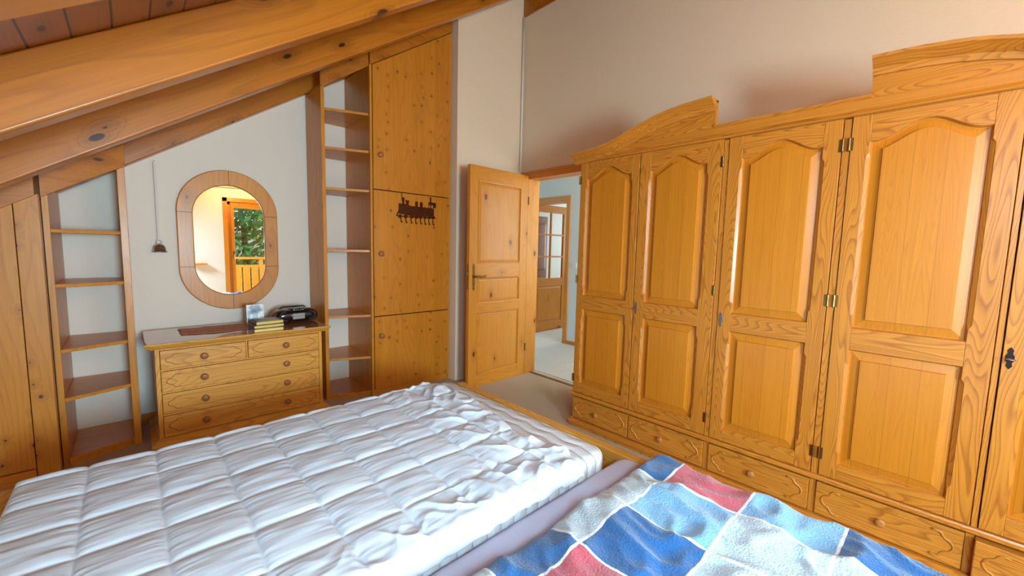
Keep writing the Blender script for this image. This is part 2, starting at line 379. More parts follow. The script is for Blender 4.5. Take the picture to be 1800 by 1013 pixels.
# ridge timber closing the top of the wardrobe wall
o = box(2.955, 3.12, BY-0.15, 3.06, 3.59, 4.05).build('ridge_beam', M['beam'], loc=(2.955, 0, 3.59)); tag(o, 'dark pine ridge beam at the top edge of the wall above the door', 'beam')

# baseboards
struct(box(-0.0, 1.13, WY-0.015, WY, 0, 0.07).build('baseboard_far', M['pine_X'], bevel=0.003))
struct(box(WX-0.015, WX, BY, 1.96, 0, 0.07).build('baseboard_right', M['pine_Y'], bevel=0.003))
struct(box(KX, KX+0.015, BY, 3.3, 0, 0.07).build('baseboard_left', M['pine_Y'], bevel=0.003))
# white pipe in the corner above the door
o = MB().tube([(2.945, 3.045, 2.09), (2.945, 3.045, 3.58)], 0.011).build('cable_pipe', M['plaster'], smooth=True)
tag(o, 'thin white pipe running up the corner above the open door', 'pipe')

# ------------------------------------------------------------------ balcony door in the rear wall
wf = MB(); y0, y1 = BY-0.10, BY-0.03; fr = 0.06
wf.box(DX0, DX0+fr, y0, y1, 0.04, DZ); wf.box(DX1-fr, DX1, y0, y1, 0.04, DZ); wf.box(DX0, DX1, y0, y1, DZ-fr, DZ); wf.box(DX0, DX1, y0, y1, 0.0, 0.07)
win = struct(wf.build('window_1', M['pine_Z'], bevel=0.004))
mid = (DX0+DX1)/2
for xa, xb in ((DX0+fr, mid), (mid, DX1-fr)):
    lf = MB(); q = 0.055; ya, yb = y0+0.015, y1+0.012
    lf.box(xa, xa+q, ya, yb, 0.07, DZ-fr); lf.box(xb-q, xb, ya, yb, 0.07, DZ-fr); lf.box(xa+q, xb-q, ya, yb, DZ-fr-q, DZ-fr); lf.box(xa+q, xb-q, ya, yb, 0.07, 0.16)
    leaf = lf.build('window_frame', M['pine_Z'], win, bevel=0.004)
    box(xa+q, xb-q, y0+0.04, y0+0.046, 0.16, DZ-fr-q).build('pane', M['glass'], leaf)
hb = MB().box(DX0+0.075, DX0+0.10, y1+0.012, y1+0.02, 1.0, 1.13).tube([(DX0+0.088, y1+0.02, 1.07), (DX0+0.088, y1+0.055, 1.07), (DX0+0.088, y1+0.06, 0.96)], 0.008)
hb.build('door_handle', M['brass'], win)
tr = MB(); q = 0.07
tr.box(DX0-q, DX0+0.005, BY, BY+0.018, 0, DZ+q); tr.box(DX1-0.005, DX1+q, BY, BY+0.018, 0, DZ+q); tr.box(DX0-q, DX1+q, BY, BY+0.018, DZ-0.005, DZ+q)
struct(tr.build('trim_1', M['pine_Z'], bevel=0.003))
w4 = MB(); q = 0.05  # small rear window, added as an opening for fill light
w4.box(0.0, q, y0, y1, 0.88, 1.68); w4.box(0.72-q, 0.72, y0, y1, 0.88, 1.68); w4.box(q, 0.72-q, y0, y1, 0.88, 0.88+q); w4.box(q, 0.72-q, y0, y1, 1.68-q, 1.68)
w4 = struct(w4.build('added_rear_window', M['pine_Z'], bevel=0.003)); box(q, 0.72-q, y0+0.03, y0+0.036, 0.88+q, 1.68-q).build('pane', M['glass'], w4)
# balcony
struct(box(0.2, 4.2, -3.5, BY-0.15, -0.14, -0.02).build('floor_balcony', M['pine_X']))
rl = thing('balcony_railing', 'slatted pine balcony railing seen in the oval mirror', 'railing', (2.2, -3.45, -0.02))
box(0.2, 4.2, -3.50, -3.40, 0.93, 0.98).build('top_rail', M['pine_X'], rl, bevel=0.004)
box(0.2, 4.2, -3.47, -3.43, 0.08, 0.14).build('bottom_rail', M['pine_X'], rl, bevel=0.004)
x = 0.22
while x < 4.1:
    box(x, x+0.14, -3.462, -3.438, 0.05, 0.80).build('slat', M['pine_Z'], rl, bevel=0.004); x += 0.165
box(0.2, 4.2, -3.465, -3.435, 0.74, 0.80).build('middle_rail', M['pine_X'], rl, bevel=0.004)
for x in (0.22, 2.2, 4.12): box(x, x+0.07, -3.50, -3.43, -0.02, 0.93).build('post', M['pine_Z'], rl, bevel=0.004)
struct(box(-20, 24, -40, -3.6, -3.0, -2.9).build('ground', M['grass']))
def tree(loc, h, r, nleaf, label, seed):
    rnd = random.Random(seed); t_ = thing('tree', label, 'tree', loc, 'trees beyond the balcony')
    x0, y0_, z0 = loc
    MB().tube([(x0, y0_, z0), (x0+0.1, y0_, z0+h*0.4), (x0, y0_+0.1, z0+h*0.8)], [0.18, 0.13, 0.06]).build('trunk', M['bark'], t_, smooth=True)
    mb = MB()
    for i in range(nleaf):
        u = rnd.uniform(-1, 1); a = rnd.uniform(0, 2*PI); rr = r*(0.75+0.3*noise.noise(Vector((a*2, u*3, seed))))*rnd.uniform(0.7, 1.05)
        c = Vector((x0+rr*math.sqrt(1-u*u)*math.cos(a), y0_+rr*math.sqrt(1-u*u)*math.sin(a), z0+h*0.55+u*h*0.45))
        n_ = Vector((rnd.gauss(0, 1), rnd.gauss(0, 1), rnd.gauss(0, 1))).normalized(); a_ = n_.orthogonal().normalized()*rnd.uniform(0.07, 0.15); b_ = n_.cross(a_)*0.5
        mb.add([c-a_, c-b_, c+a_, c+b_], [(0, 1, 2, 3)])
    mb.build('foliage', M['leaf'], t_)
tree((2.6, -7.6, -2.9), 6.4, 2.3, 9000, 'bushy green tree beyond the balcony, left of the two in the mirror', 3)
tree((8.0, -9.5, -2.9), 5.6, 2.2, 5000, 'bushy green tree beyond the balcony, farther and to the right', 5)

# ------------------------------------------------------------------ lamp and wall shelf on the rear wall
LY = -1.28
wl = thing('ceiling_lamp', 'small lit lamp on a thin brass rail, seen at the top of the oval mirror', 'lamp', (1.5, LY, 2.28))
for x in (1.15, 1.70): MB().tube([(x, LY, 2.285), (x, LY, roofz(x)+0.22)], 0.004).build('rod', M['brass'], wl, smooth=True)
MB().tube([(1.10, LY, 2.27), (1.75, LY, 2.29)], 0.008).build('rail', M['brass'], wl, smooth=True)
MB().loft([[(1.5+r_*math.cos(a*PI/8), LY+r_*math.sin(a*PI/8), z_) for a in range(16)] for r_, z_ in ((0.012, 2.285), (0.03, 2.288), (0.045, 2.305))], True, True).build('lamp_shade', M['lampglow'], wl, smooth=True)
o = box(0.80, 1.04, BY, BY+0.16, 0.875, 0.905).build('wall_shelf', M['pine_X'], bevel=0.004, loc=(0.92, BY, 0.89)); tag(o, 'small pine wall shelf seen at the left edge of the mirror', 'shelf')

# ------------------------------------------------------------------ corner shelf units and cupboards
def slab_x(x0, x1, y0, y1, z0, drop=0.0):      # upright panel with its top cut to the roof slope
    return MB().prism([(x0, z0), (x1, z0), (x1, roofz(x1)-drop), (x0, roofz(x0)-drop)], y0, y1, xz)
YW = WY-0.006
# left shelf unit
ls = thing('corner_shelf', 'built-in pine corner shelf under the low eaves, left of the oval mirror', 'shelf', (-0.17, 3.6, 0))
slab_x(-0.338, -0.312, 3.33, YW, 0, 0.005).build('side_panel', M['side_Z'], ls, bevel=0.002)
slab_x(-0.040, -0.005, 3.445, YW, 0, 0.005).build('side_panel', M['side_Z'], ls, bevel=0.002)
def shelf_bd(x0, y0, x1, y1, z, th=0.02, inset=0.004):
    return MB().prism([(x0, y0+inset), (x1, y1+inset), (x1, YW), (x0, YW)], z-th, z, lambda u, v, d: (u, v, d))
for z_ in (0.39+0.0, 0.67, 1.038, 1.341): shelf_bd(-0.3115, 3.325, -0.0405, 3.437, z_+0.012).build('shelf_board', M['pine_X'], ls, bevel=0.002)
shelf_bd(-0.3115, 3.325, -0.0405, 3.437, 0.05).build('bottom_board', M['pine_X'], ls, bevel=0.002)
MB().prism([(-0.3115, 3.345), (-0.0405, 3.455), (-0.0405, 3.475), (-0.3115, 3.365)], 0, 0.03, lambda u, v, d: (u, v, d)).build('kick_board', M['pine_X'], ls)
def fascia(x0, y0, x1, y1, dr, h, th=0.02):
    a = [(x0, y0-th), (x1, y1-th), (x1, y1), (x0, y0)]
    return MB().loft([[(u, v, roofz(u)-dr) for u, v in a], [(u, v, roofz(u)-dr+h) for u, v in a]], True, True, True)
fascia(-0.337, 3.328, 0.0, 3.442, 0.045, 0.13).build('fascia', M['beam'], ls, bevel=0.003)
# right shelf unit
rs = thing('corner_shelf', 'tall built-in pine corner shelf between the chest of drawers and the knotty cupboard', 'shelf', (1.3, 3.6, 0))
slab_x(1.138, 1.166, 3.44, YW, 0, 0.005).build('side_panel', M['side_Z'], rs, bevel=0.002)
for z_ in (2.378, 2.08, 1.762, 1.266, 0.715, 0.352, 0.045):
    shelf_bd(1.1665, 3.435, 1.4685, 3.315, z_).build('shelf_board', M['pine_X'], rs, bevel=0.002)
MB().prism([(1.1665, 3.455), (1.4685, 3.335), (1.4685, 3.355), (1.1665, 3.475)], 0, 0.025, lambda u, v, d: (u, v, d)).build('kick_board', M['pine_X'], rs)
fascia(1.13, 3.436, 1.465, 3.316, 0.035, 0.12).build('fascia', M['beam'], rs, bevel=0.003)
# tall cupboard
cu = thing('tall_cupboard', 'tall built-in knotty pine cupboard with three stacked doors', 'cupboard', (1.87, 3.55, 0))
CX0, CX1, CY = 1.486, 2.262, 3.30
slab_x(1.4695, 1.489, 3.295, YW, 0, 0.005).build('side_panel', M['side_Z'], cu, bevel=0.002)
slab_x(2.246, 2.264, 3.30, YW, 0, 0.03).build('side_panel', M['side_Z'], cu, bevel=0.002)
box(CX0+0.004, CX1-0.017, CY+0.012, YW, 0.0, 0.05).build('plinth', M['pine_X'], cu)
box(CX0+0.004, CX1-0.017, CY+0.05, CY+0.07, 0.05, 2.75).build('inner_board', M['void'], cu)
def knob_geo(c, ax, r=0.018, l=0.026):
    return MB().lathe(c, ax, [(0, r*0.55), (l*0.25, r*0.5), (l*0.45, r*0.62), (l*0.6, r*0.98), (l*0.8, r), (l*0.95, r*0.8), (l, r*0.35)], 22)
for k, (za, zb) in enumerate(((0.055, 0.694), (0.702, 1.766), (1.774, None))):
    xa, xb = CX0+0.007, CX1-0.020
    if zb is None: poly = [(xa, za), (xb, za), (xb, roofz(xb)-0.035), (xa, roofz(xa)-0.035)]; kz = 2.056
    else: poly = [(xa, za), (xb, za), (xb, zb), (xa, zb)]; kz = (0.525, 1.236)[k]
    d = MB().prism(poly, CY-0.012, CY+0.010, xz).build('door', M['cup_door'], cu, bevel=0.002)
    knob_geo((1.553, CY-0.012, kz), (0, -1, 0), 0.023, 0.026).build('knob', M['knobdark'], d, smooth=True)
fascia(CX0-0.016, CY, CX1, CY, 0.03, 0.14, 0.016).build('fascia', M['beam'], cu, bevel=0.003)
# left low cupboard under the eaves
lc = thing('eaves_cupboard', 'built-in knotty pine board front under the eaves at the left edge', 'cupboard', (-0.8, 3.5, 0))
MB().prism([(-0.424, 0.0), (-0.3385, 0.0), (-0.3385, roofz(-0.3385)-0.03), (-0.424, roofz(-0.424)-0.03)], 3.245, 3.30, xz).build('front_board', M['left_door'], lc, bevel=0.002)
MB().prism([(-0.98, 0.07), (-0.4265, 0.07), (-0.4265, roofz(-0.4265)-0.03), (-0.98, roofz(-0.98)-0.03)], 3.24, 3.265, xz).build('door', M['left_door'], lc, bevel=0.002)
box(-0.98, -0.4265, 3.238, 3.265, 0.0, 0.064).build('kick_board', M['pine_X'], lc, bevel=0.002)
MB().prism([(KX+0.005, 0.0), (-0.983, 0.0), (-0.983, roofz(-0.983)-0.03), (KX+0.005, roofz(KX+0.005)-0.03)], 3.24, 3.265, xz).build('front_board', M['left_door'], lc, bevel=0.002)
fascia(KX+0.005, 3.24, -0.347, 3.24, 0.035, 0.13).build('fascia', M['beam'], lc, bevel=0.003)

# ------------------------------------------------------------------ chest of drawers
ch = thing('chest_of_drawers', 'light pine chest of drawers with turned knobs below the oval mirror', 'chest of drawers', (0.555, 3.47, 0))
fy = 3.245; bx0, bx1 = 0.075, 1.045
cs = MB(); cs.box(bx0, bx0+0.022, fy, 3.70, 0.06, 0.645); cs.box(bx1-0.022, bx1, fy, 3.70, 0.06, 0.645); cs.box(bx0+0.022, bx1-0.022, 3.68, 3.70, 0.06, 0.645)
cs.box(bx0+0.022, bx1-0.022, fy, fy+0.02, 0.628, 0.645); cs.box(bx0+0.022, bx1-0.022, fy, 3.68, 0.06, 0.074)
for z_ in (0.502, 0.358, 0.216): cs.box(bx0+0.022, bx1-0.022, fy+0.003, fy+0.02, z_-0.005, z_+0.005)
cs.box(0.548, 0.558, fy+0.003, fy+0.02, 0.507, 0.628)
cs.build('carcass', M['chest_Z'], ch, bevel=0.002)
def rect_loop(x0, x1, y0, y1, z): return [(x0, y0, z), (x1, y0, z), (x1, y1, z), (x0, y1, z)]
prof = [(0.646, 0.035), (0.652, 0.032), (0.660, 0.016), (0.668, 0.012), (0.676, 0.004), (0.682, 0.006), (0.684, 0.014)]
MB().loft([rect_loop(0.028+i, 1.092-i, 3.178+i, 3.705, z_) for z_, i in prof], True, True, True).build('chest_top', M['chest_top'], ch)
tp = MB().loft([rect_loop(0.026+i, 1.094-i, 3.176+i, 3.175+i+0.010, z_) for z_, i in [(0.644, 0.030), (0.652, 0.026), (0.658, 0.012), (0.668, 0.006), (0.676, 0.0), (0.684, 0.003)]], True, True, True)
tp.build('top_moulding', M['chest_X'], ch)
pp = [(0.0, 0.012), (0.030, 0.012), (0.034, 0.0), (0.048, 0.0), (0.055, 0.012), (0.066, 0.026), (0.072, 0.034)]
MB().loft([rect_loop(0.036+i, 1.084-i, 3.198+i, 3.705, z_) for z_, i in pp], True, True, True).build('plinth', M['chest_X'], ch)
def bracket(uc, vc, hw, hh, side):
    # carved bracket at one end of a drawer front; side +1 right, -1 left
    pts = [(-0.066, hh*0.93), (-0.056, hh*1.0), (-0.044, hh*0.97), (-0.036, hh*0.84), (-0.032, hh*0.66), (-0.024, hh*0.52), (-0.012, hh*0.42), (-0.004, hh*0.26), (-0.001, hh*0.10), (0, 0)]
    pts = pts + [(p, -q) for p, q in pts[-2::-1]]
    return [(uc+side*(hw+p), vc+q) for p, q in pts]
def drawer(parent, mp, u0, u1, v0, v1, d, mat, matk, knobs, ax, kr, carve_r=0.0022, end_r=None, lab=None, dd=0.018, cmat=None):
    mb = MB().prism([(u0, v0), (u1, v0), (u1, v1), (u0, v1)], d-dd, d, mp)
    o = mb.build('drawer', mat, parent, bevel=0.004)
    uc, vc, hw, hh = (u0+u1)/2, (v0+v1)/2, (u1-u0)/2-0.025, (v1-v0)/2-0.024
    cv = MB()
    for sd in (-1, 1): cv.tube([mp(p, q, d) for p, q in bracket(uc, vc, hw, hh, sd)], end_r or carve_r, 6)
    for sg in (-1, 1): cv.tube([mp(uc-hw+0.062, vc+sg*hh, d), mp(uc+hw-0.062, vc+sg*hh, d)], carve_r*0.6, 6)
    cv.build('carved_moulding', cmat or mat, o, smooth=True)
    for ku in knobs: knob_geo(mp(ku, vc, d-0.001), ax, kr, kr*1.5).build('knob', matk, o, smooth=True)
    return o
mpc = lambda u, v, d: (u, fy-d, v)
for (ua, ub, va, vb, ks) in ((0.099, 0.546, 0.509, 0.626, (0.316,)), (0.560, 1.021, 0.509, 0.626, (0.793,)), (0.099, 1.021, 0.365, 0.495, (0.312, 0.793)),
                         (0.099, 1.021, 0.223, 0.351, (0.312, 0.793)), (0.099, 1.021, 0.077, 0.209, (0.312, 0.793))):
    drawer(ch, mpc, ua, ub, va, vb, 0.004, M['chest_X'], M['knobdark'], ks, (0, -1, 0), 0.021, carve_r=0.0013, end_r=0.0020, cmat=M['carve'])

# ------------------------------------------------------------------ things on the chest
TZ = 0.6842
rn = MB(); nx, ny = 26, 12; vs = []
for i in range(nx+1):
    for j in range(ny+1):
        u, v = i/nx, j/ny; x = 0.215+0.40*u; y = 3.40+0.25*v-0.05*(1-v)*math.sin(u*3)
        x += 0.02*noise.noise(Vector((u*5, v*4, 1))); y += 0.015*noise.noise(Vector((u*6, v*3, 5)))
        vs.append((x, y, TZ+0.0012+0.0015*(1+noise.noise(Vector((u*8, v*6, 2))))))
rn.add(vs, [(i*(ny+1)+j, (i+1)*(ny+1)+j, (i+1)*(ny+1)+j+1, i*(ny+1)+j+1) for i in range(nx) for j in range(ny)])
o = rn.build('table_runner', M['runner'], loc=(0.4, 3.45, TZ), smooth=True); tag(o, 'reddish brown patterned cloth lying flat on the chest of drawers', 'cloth')
sol = o.modifiers.new('s', 'SOLIDIFY'); sol.thickness = 0.0008; sol.offset = 1
def book(x, y, w, d, z, h, rot, label):
    t_ = thing('book', label, 'book', (x, y, z), 'gilt-edged books stacked on the chest')
    t_['_w'] = (0, 0, 0)
    c = MB(); c.box(-w/2, w/2, -d/2, d/2, 0, 0.002); c.box(-w/2, w/2, -d/2, d/2, h-0.002, h); c.box(-w/2, -w/2+0.002, -d/2, d/2, 0.002, h-0.002)
    c.build('cover', M['leather'], t_, bevel=0.0006)
    box(-w/2+0.0025, w/2-0.003, -d/2+0.001, d/2-0.003, 0.0022, h-0.0022).build('gilt_page_block', M['gilt'], t_)
    rf = MB(); i0 = 0.022
    for x0_, x1_, y0_, y1_ in ((-w/2+i0, w/2-i0, -d/2+i0, -d/2+i0+0.003), (-w/2+i0, w/2-i0, d/2-i0-0.003, d/2-i0), (-w/2+i0, -w/2+i0+0.003, -d/2+i0, d/2-i0), (w/2-i0-0.003, w/2-i0, -d/2+i0, d/2-i0)):
        rf.box(x0_, x1_, y0_, y1_, h, h+0.0006)
    rf.build('gold_border', M['gilt'], t_)
    t_.rotation_euler = (0, 0, rot)
book(0.685, 3.30, 0.185, 0.165, TZ, 0.022, 0.03, 'gilt-edged brown book, lowest of the stack of three on the chest')
book(0.690, 3.325, 0.190, 0.165, TZ+0.0228, 0.019, 0.05, 'gilt-edged brown book, in the middle of the stack of three on the chest')
book(0.700, 3.345, 0.175, 0.155, TZ+0.0426, 0.022, 0.06, 'gilt-edged brown book with a gold border, on top of the stack on the chest')
# photo frame leaning back
pf = thing('photo_frame', 'small glass photo frame with a pale black-and-white picture, behind the books', 'photo frame', (0.665, 3.53, TZ)); pf['_w'] = (0, 0, 0)
w_, h_ = 0.112, 0.155
f_ = MB(); q = 0.006
f_.box(-w_/2, -w_/2+q, -0.004, 0.004, 0, h_); f_.box(w_/2-q, w_/2, -0.004, 0.004, 0, h_); f_.box(-w_/2+q, w_/2-q, -0.004, 0.004, 0, q); f_.box(-w_/2+q, w_/2-q, -0.004, 0.004, h_-q, h_)
f_.build('frame', M['white_plastic'], pf, bevel=0.001)
box(-w_/2+q, w_/2-q, -0.001, 0.003, q, h_-q).build('picture', M['photo'], pf)
MB().prism([(0.004, 0.10), (0.006, 0.10), (0.06, 0.0165), (0.058, 0.0165)], -0.02, 0.02, lambda u, v, d: (d, u, v)).build('stand', M['black_matte'], pf)
pf.rotation_euler = (-0.18, 0, -0.10)
# radio
rd = thing('radio', 'black portable CD radio on the right end of the chest of drawers', 'radio', (0.935, 3.52, TZ)); rd['_w'] = (0, 0, 0)
def capsule(L, H, Wd, x_scale=1.0, n=28, e=2.6):
    loops = []
    for k in range(25):
        tt = -1+2*k/24; sc = max(0.02, (1-abs(tt)**3.2)**0.42)
        lp = []
        for i in range(n):
            a = 2*PI*i/n; c_, s_ = math.cos(a), math.sin(a)
            lp.append((tt*L/2, math.copysign(abs(c_)**(2/e), c_)*Wd/2*(0.55+0.45*sc), H/2+math.copysign(abs(s_)**(2/e), s_)*H/2*(sc if s_ > 0 else (0.6+0.4*sc))))
        loops.append(lp)
    return loops
MB().loft(capsule(0.315, 0.112, 0.17), True, True, True).build('body', M['black_plastic'], rd, smooth=True)
box(-0.045, 0.045, -0.089, -0.070, 0.030, 0.078).build('display_panel', M['silver_plastic'], rd, bevel=0.004)
for sx in (-1, 1): MB().lathe((sx*0.100, -0.064, 0.054), (0, -1, 0.08), [(0, 0.040), (0.010, 0.040), (0.013, 0.034), (0.010, 0.008)], 24).build('speaker_grille', M['black_matte'], rd, smooth=True)
MB().tube([(-0.10, 0.05, 0.100), (-0.08, 0.05, 0.116), (0.08, 0.05, 0.116), (0.10, 0.05, 0.100)], 0.005).build('handle', M['black_matte'], rd, smooth=True)
MB().lathe((0, -0.01, 0.104), (0, 0, 1), [(0, 0.065), (0.006, 0.062), (0.010, 0.04)], 24).build('cd_lid', M['black_plastic'], rd, smooth=True)
for i in range(5): box(-0.035+0.016*i, -0.025+0.016*i, -0.070, -0.060, 0.098, 0.108).build('button', M['silver_plastic'], rd, bevel=0.001)
rd.rotation_euler = (0, 0, 0.06)

# ------------------------------------------------------------------ oval mirror
mr = thing('wall_mirror', 'oval mirror in a wide segmented pine frame on the far wall', 'mirror', (0.572, WY, 1.315))
def stadium(w, h, n=24, y=0, cx=0.572, cz=1.315):
    r = w/2; st = h/2-r; pts = []
    for i in range(n+1): a = PI*i/n; pts.append((cx+r*math.cos(a), y, cz+st+r*math.sin(a)))
    for i in range(n+1): a = PI+PI*i/n; pts.append((cx+r*math.cos(a), y, cz-st+r*math.sin(a)))
    return pts
OW, OH, IW, IH = 0.645, 1.065, 0.455, 0.835
MB().loft([stadium(OW, OH, y=WY-0.001), stadium(OW, OH, y=WY-0.020), stadium(OW-0.012, OH-0.012, y=WY-0.026), stadium(IW+0.012, IH+0.012, y=WY-0.026), stadium(IW, IH, y=WY-0.022), stadium(IW, IH, y=WY-0.006)], True).build('frame', M['mirror_wood'], mr)
gb = MB(); yg = WY-0.0268
c0, c1 = 1.315+(OH-OW)/2, 1.315-(OH-OW)/2
for s_ in (-1, 1):
    for zc in (c0-0.01, c1+0.01):
        xa, xb = 0.572+s_*(IW/2+0.001), 0.572+s_*(OW/2-0.002)
        gb.box(min(xa, xb), max(xa, xb), yg, yg+0.002, zc-0.0022, zc+0.0022)
for za, zb in ((1.315+IH/2, 1.315+OH/2-0.002), (1.315-OH/2+0.002, 1.315-IH/2)): gb.box(0.572-0.0022, 0.572+0.0022, yg, yg+0.002, za, zb)
gb.split('joint_inlay', M['leather'], mr)
mg = MB(); lp = stadium(IW-0.002, IH-0.002, y=WY-0.012); mg.loft([lp, [(x, WY-0.006, z) for x, y, z in lp]], True, True, True)
mg.build('mirror_glass', M['mirror'], mr)
# hanging bell
bl = thing('hanging_bell', 'small pewter bell hanging on a white ribbon left of the mirror', 'bell', (0.148, WY-0.03, 1.24))
MB().lathe((0.148, WY-0.045, 1.222), (0, 0, 1), [(0, 0.041), (0.005, 0.042), (0.010, 0.036), (0.036, 0.033), (0.052, 0.024), (0.058, 0.006)], 24).build('bell_body', M['pewter'], bl, smooth=True)
MB().tube([(0.148+0.014*math.cos(a*PI/6), WY-0.045, 1.292+0.014*math.sin(a*PI/6)) for a in range(12)], 0.003, close=True).build('ring', M['pewter'], bl, smooth=True)
box(0.141, 0.155, WY-0.046, WY-0.044, 1.305, 1.845).build('ribbon', M['ribbon'], bl)
o = MB().tube([(0.148, WY, 1.845), (0.148, WY-0.045, 1.845), (0.148, WY-0.047, 1.852)], 0.002).build('nail', M['steel'], bl)

# ------------------------------------------------------------------ locomotive hook rack on the cupboard door
hr = thing('hook_rack', 'brown metal steam locomotive hook rack hung on the middle cupboard door', 'hook rack', (1.88, CY-0.014, 1.6))
HY = CY-0.016
def px(p): # silhouette units of the plate to metres on the door
    return (1.69+(p[0]-370)/845*0.405, 1.745-(p[1]-169)/529*0.24)
hp = lambda u, v, d: (u, HY-d, v)
tilt = 55/845
def poly(pts, mb, a=0, b=0.003): mb.prism([px((x, y-(x-370)*tilt)) for x, y in pts], a, b, hp)
mb = MB()
poly([(425, 325), (640, 350), (640, 560), (425, 520)], mb); poly([(485, 215), (545, 215), (530, 350), (500, 350)], mb); poly([(550, 260), (640, 270), (615, 350), (575, 350)], mb)
poly([(640, 370), (1010, 400), (1010, 570), (640, 560)], mb); poly([(760, 300), (775, 280), (800, 280), (815, 300), (815, 390), (760, 390)], mb); poly([(860, 310), (880, 290), (900, 290), (917, 310), (917, 400), (860, 400)], mb)
poly([(1010, 400), (1045, 400), (1045, 290), (1210, 300), (1210, 400), (1165, 400), (1165, 570), (1010, 570)], mb)
poly([(400, 560), (1210, 600), (1210, 620), (400, 580)], mb)
poly([(370, 560), (425, 450), (440, 470), (395, 570)], mb)
poly([(1075, 190), (1105, 190), (1105, 300), (1075, 300)], mb)
for cx_ in (450, 560, 690, 785, 870, 965, 1060, 1145):
    poly([(cx_+40*math.cos(a*PI/8), 570+(cx_-370)*0.03+38*math.sin(a*PI/8)) for a in range(16)], mb, 0.003, 0.005)
mb.build('locomotive_plate', M['copper'], hr, bevel=0.0006)
wd = MB(); poly([(1055, 350), (1085, 350), (1085, 400), (1055, 400)], wd, 0.003, 0.0036); poly([(1105, 350), (1140, 350), (1140, 420), (1105, 400)], wd, 0.003, 0.0036); wd.build('cab_window', M['pine_Z'], hr)
for i, cx_ in enumerate((465, 565, 670, 765, 870, 960, 1050, 1140)):
    ux, uz = px((cx_, 600+(cx_-370)*0.02-(cx_-370)*tilt*0))
    MB().tube([(ux, HY-0.003, uz+0.012), (ux, HY-0.005, uz-0.012), (ux, HY-0.010, uz-0.034), (ux, HY-0.022, uz-0.040), (ux, HY-0.026, uz-0.028)], 0.0035).build('hook', M['copper'], hr, smooth=True)
ux = px((490, 0))[0]
box(ux-0.003, ux+0.003, HY-0.001, HY+0.001, 1.70, 1.768).build('hanger_strap', M['copper'], hr)

# ------------------------------------------------------------------ room door
# frame
fj = MB(); jx0, jx1 = WX-0.016, 3.115
fj.box(jx0, jx1, 2.93, 2.985, 0, 2.055); fj.box(jx0, jx1, 2.02, 2.075, 0, 2.055); fj.box(jx0, jx1, 2.075, 2.93, 2.003, 2.055)
fj.box(jx0, WX+0.001, 2.985, 3.035, 0, 2.08); fj.box(jx0, WX+0.001, 1.97, 2.02, 0, 2.08); fj.box(jx0, WX+0.001, 2.02, 2.985, 2.055, 2.08)
struct(fj.build('trim_2', M['door'], bevel=0.003))
o = box(3.03, 3.06, 2.076, 2.929, 0, 0.006).build('door_threshold', M['brass'], bevel=0.002, loc=(3.045, 2.5, 0)); tag(o, 'narrow brass threshold strip on the carpet in the doorway', 'threshold')
# leaf, hinged at (2.955, 2.96) and swung wide open
dl = bpy.data.objects.new('door_1', None); COL.objects.link(dl); dl.location = (2.945, 2.965, 0); dl['_w'] = (0, 0, 0); dl['kind'] = 'structure'
LW, LH, LT = 0.745, 2.035, 0.042
# local: u from hinge (0) to free edge (LW) along -x; faces at y 0..-LT (front faces the camera)
dmp = lambda u, v, d: (-u, -d, v)
def outline(u0, u1, v0, v1, h=0.0, i=0.0, notch=0.0, nz=0.05, n=22, px_=0.85):
    U0, U1, V0, V1 = u0+i, u1-i, v0+i, v1-i
    W2 = (u1-u0)/2; uc = (u0+u1)/2; pts = []
    pts += [(U0, V0), (U1, V0)]
    ys = [V0+nz, V0+nz+0.018, V1-nz-0.018, V1-nz]
    nn = (0, notch, notch, 0)
    for v, q in zip(ys, nn): pts.append((U1+q, v))
    for k in range(n+1):
        u = U1+(U0-U1)*k/n
        tt = min(1, abs((u-uc)/W2)/0.90); bump = (0.5+0.5*math.cos(PI*tt))
        pts.append((u, V1+h*bump))
    for v, q in list(zip(ys, nn))[::-1]: pts.append((U0-q, v))
    return pts
def raised_panel(mp, u0, u1, v0, v1, h, front, mb, w=0.038, low=-0.012, high=-0.003, lip=0.003, first=0.002):
    L = lambda i, d: [mp(u, v, front+d) for u, v in outline(u0, u1, v0, v1, h, i)]
    mb.loft([L(first, low-0.006), L(first, low), L(first+0.006, low), L(w, high-lip), L(w+0.002, high)], True, True, True)
fr_ = MB(); rl_ = MB(); st = 0.098
zs = [(0.12, 0.705), (0.795, 1.03), (1.165, 1.905)]   # panel openings
fr_.prism([(0, 0), (st, 0), (st, LH), (0, LH)], 0, LT, dmp); fr_.prism([(LW-st, 0), (LW, 0), (LW, LH), (LW-st, LH)], 0, LT, dmp)
fr_.split('stile', M['door'], dl, bevel=0.003)
for va, vb in ((0, zs[0][0]), (zs[0][1], zs[1][0]), (zs[1][1], zs[2][0]), (zs[2][1], LH)): rl_.prism([(st, va), (LW-st, va), (LW-st, vb), (st, vb)], 0.001, LT-0.001, dmp)
rl_.split('rail', M['door_h'], dl, bevel=0.002)
for va, vb in zs:
    pm = MB(); raised_panel(dmp, st, LW-st, va, vb, 0, LT, pm, w=0.030, low=-0.012, high=-0.006)
    p_ = pm.build('door_panel', M['door'], dl)
    ml = MB(); C4 = lambda i, d: [dmp(u, v, d) for u, v in ((st+i, va+i), (LW-st-i, va+i), (LW-st-i, vb-i), (st+i, vb-i))]
    ml.loft([C4(-0.003, LT), C4(0.0, LT+0.007), C4(0.009, LT+0.005), C4(0.014, LT-0.004), C4(0.016, LT-0.012)], True)
    ml.build('moulding', M['door_h'], p_)
    bk = MB(); bk.prism([(st, va), (LW-st, va), (LW-st, vb), (st, vb)], 0.01, 0.016, dmp); bk.build('back_panel', M['door'], p_)
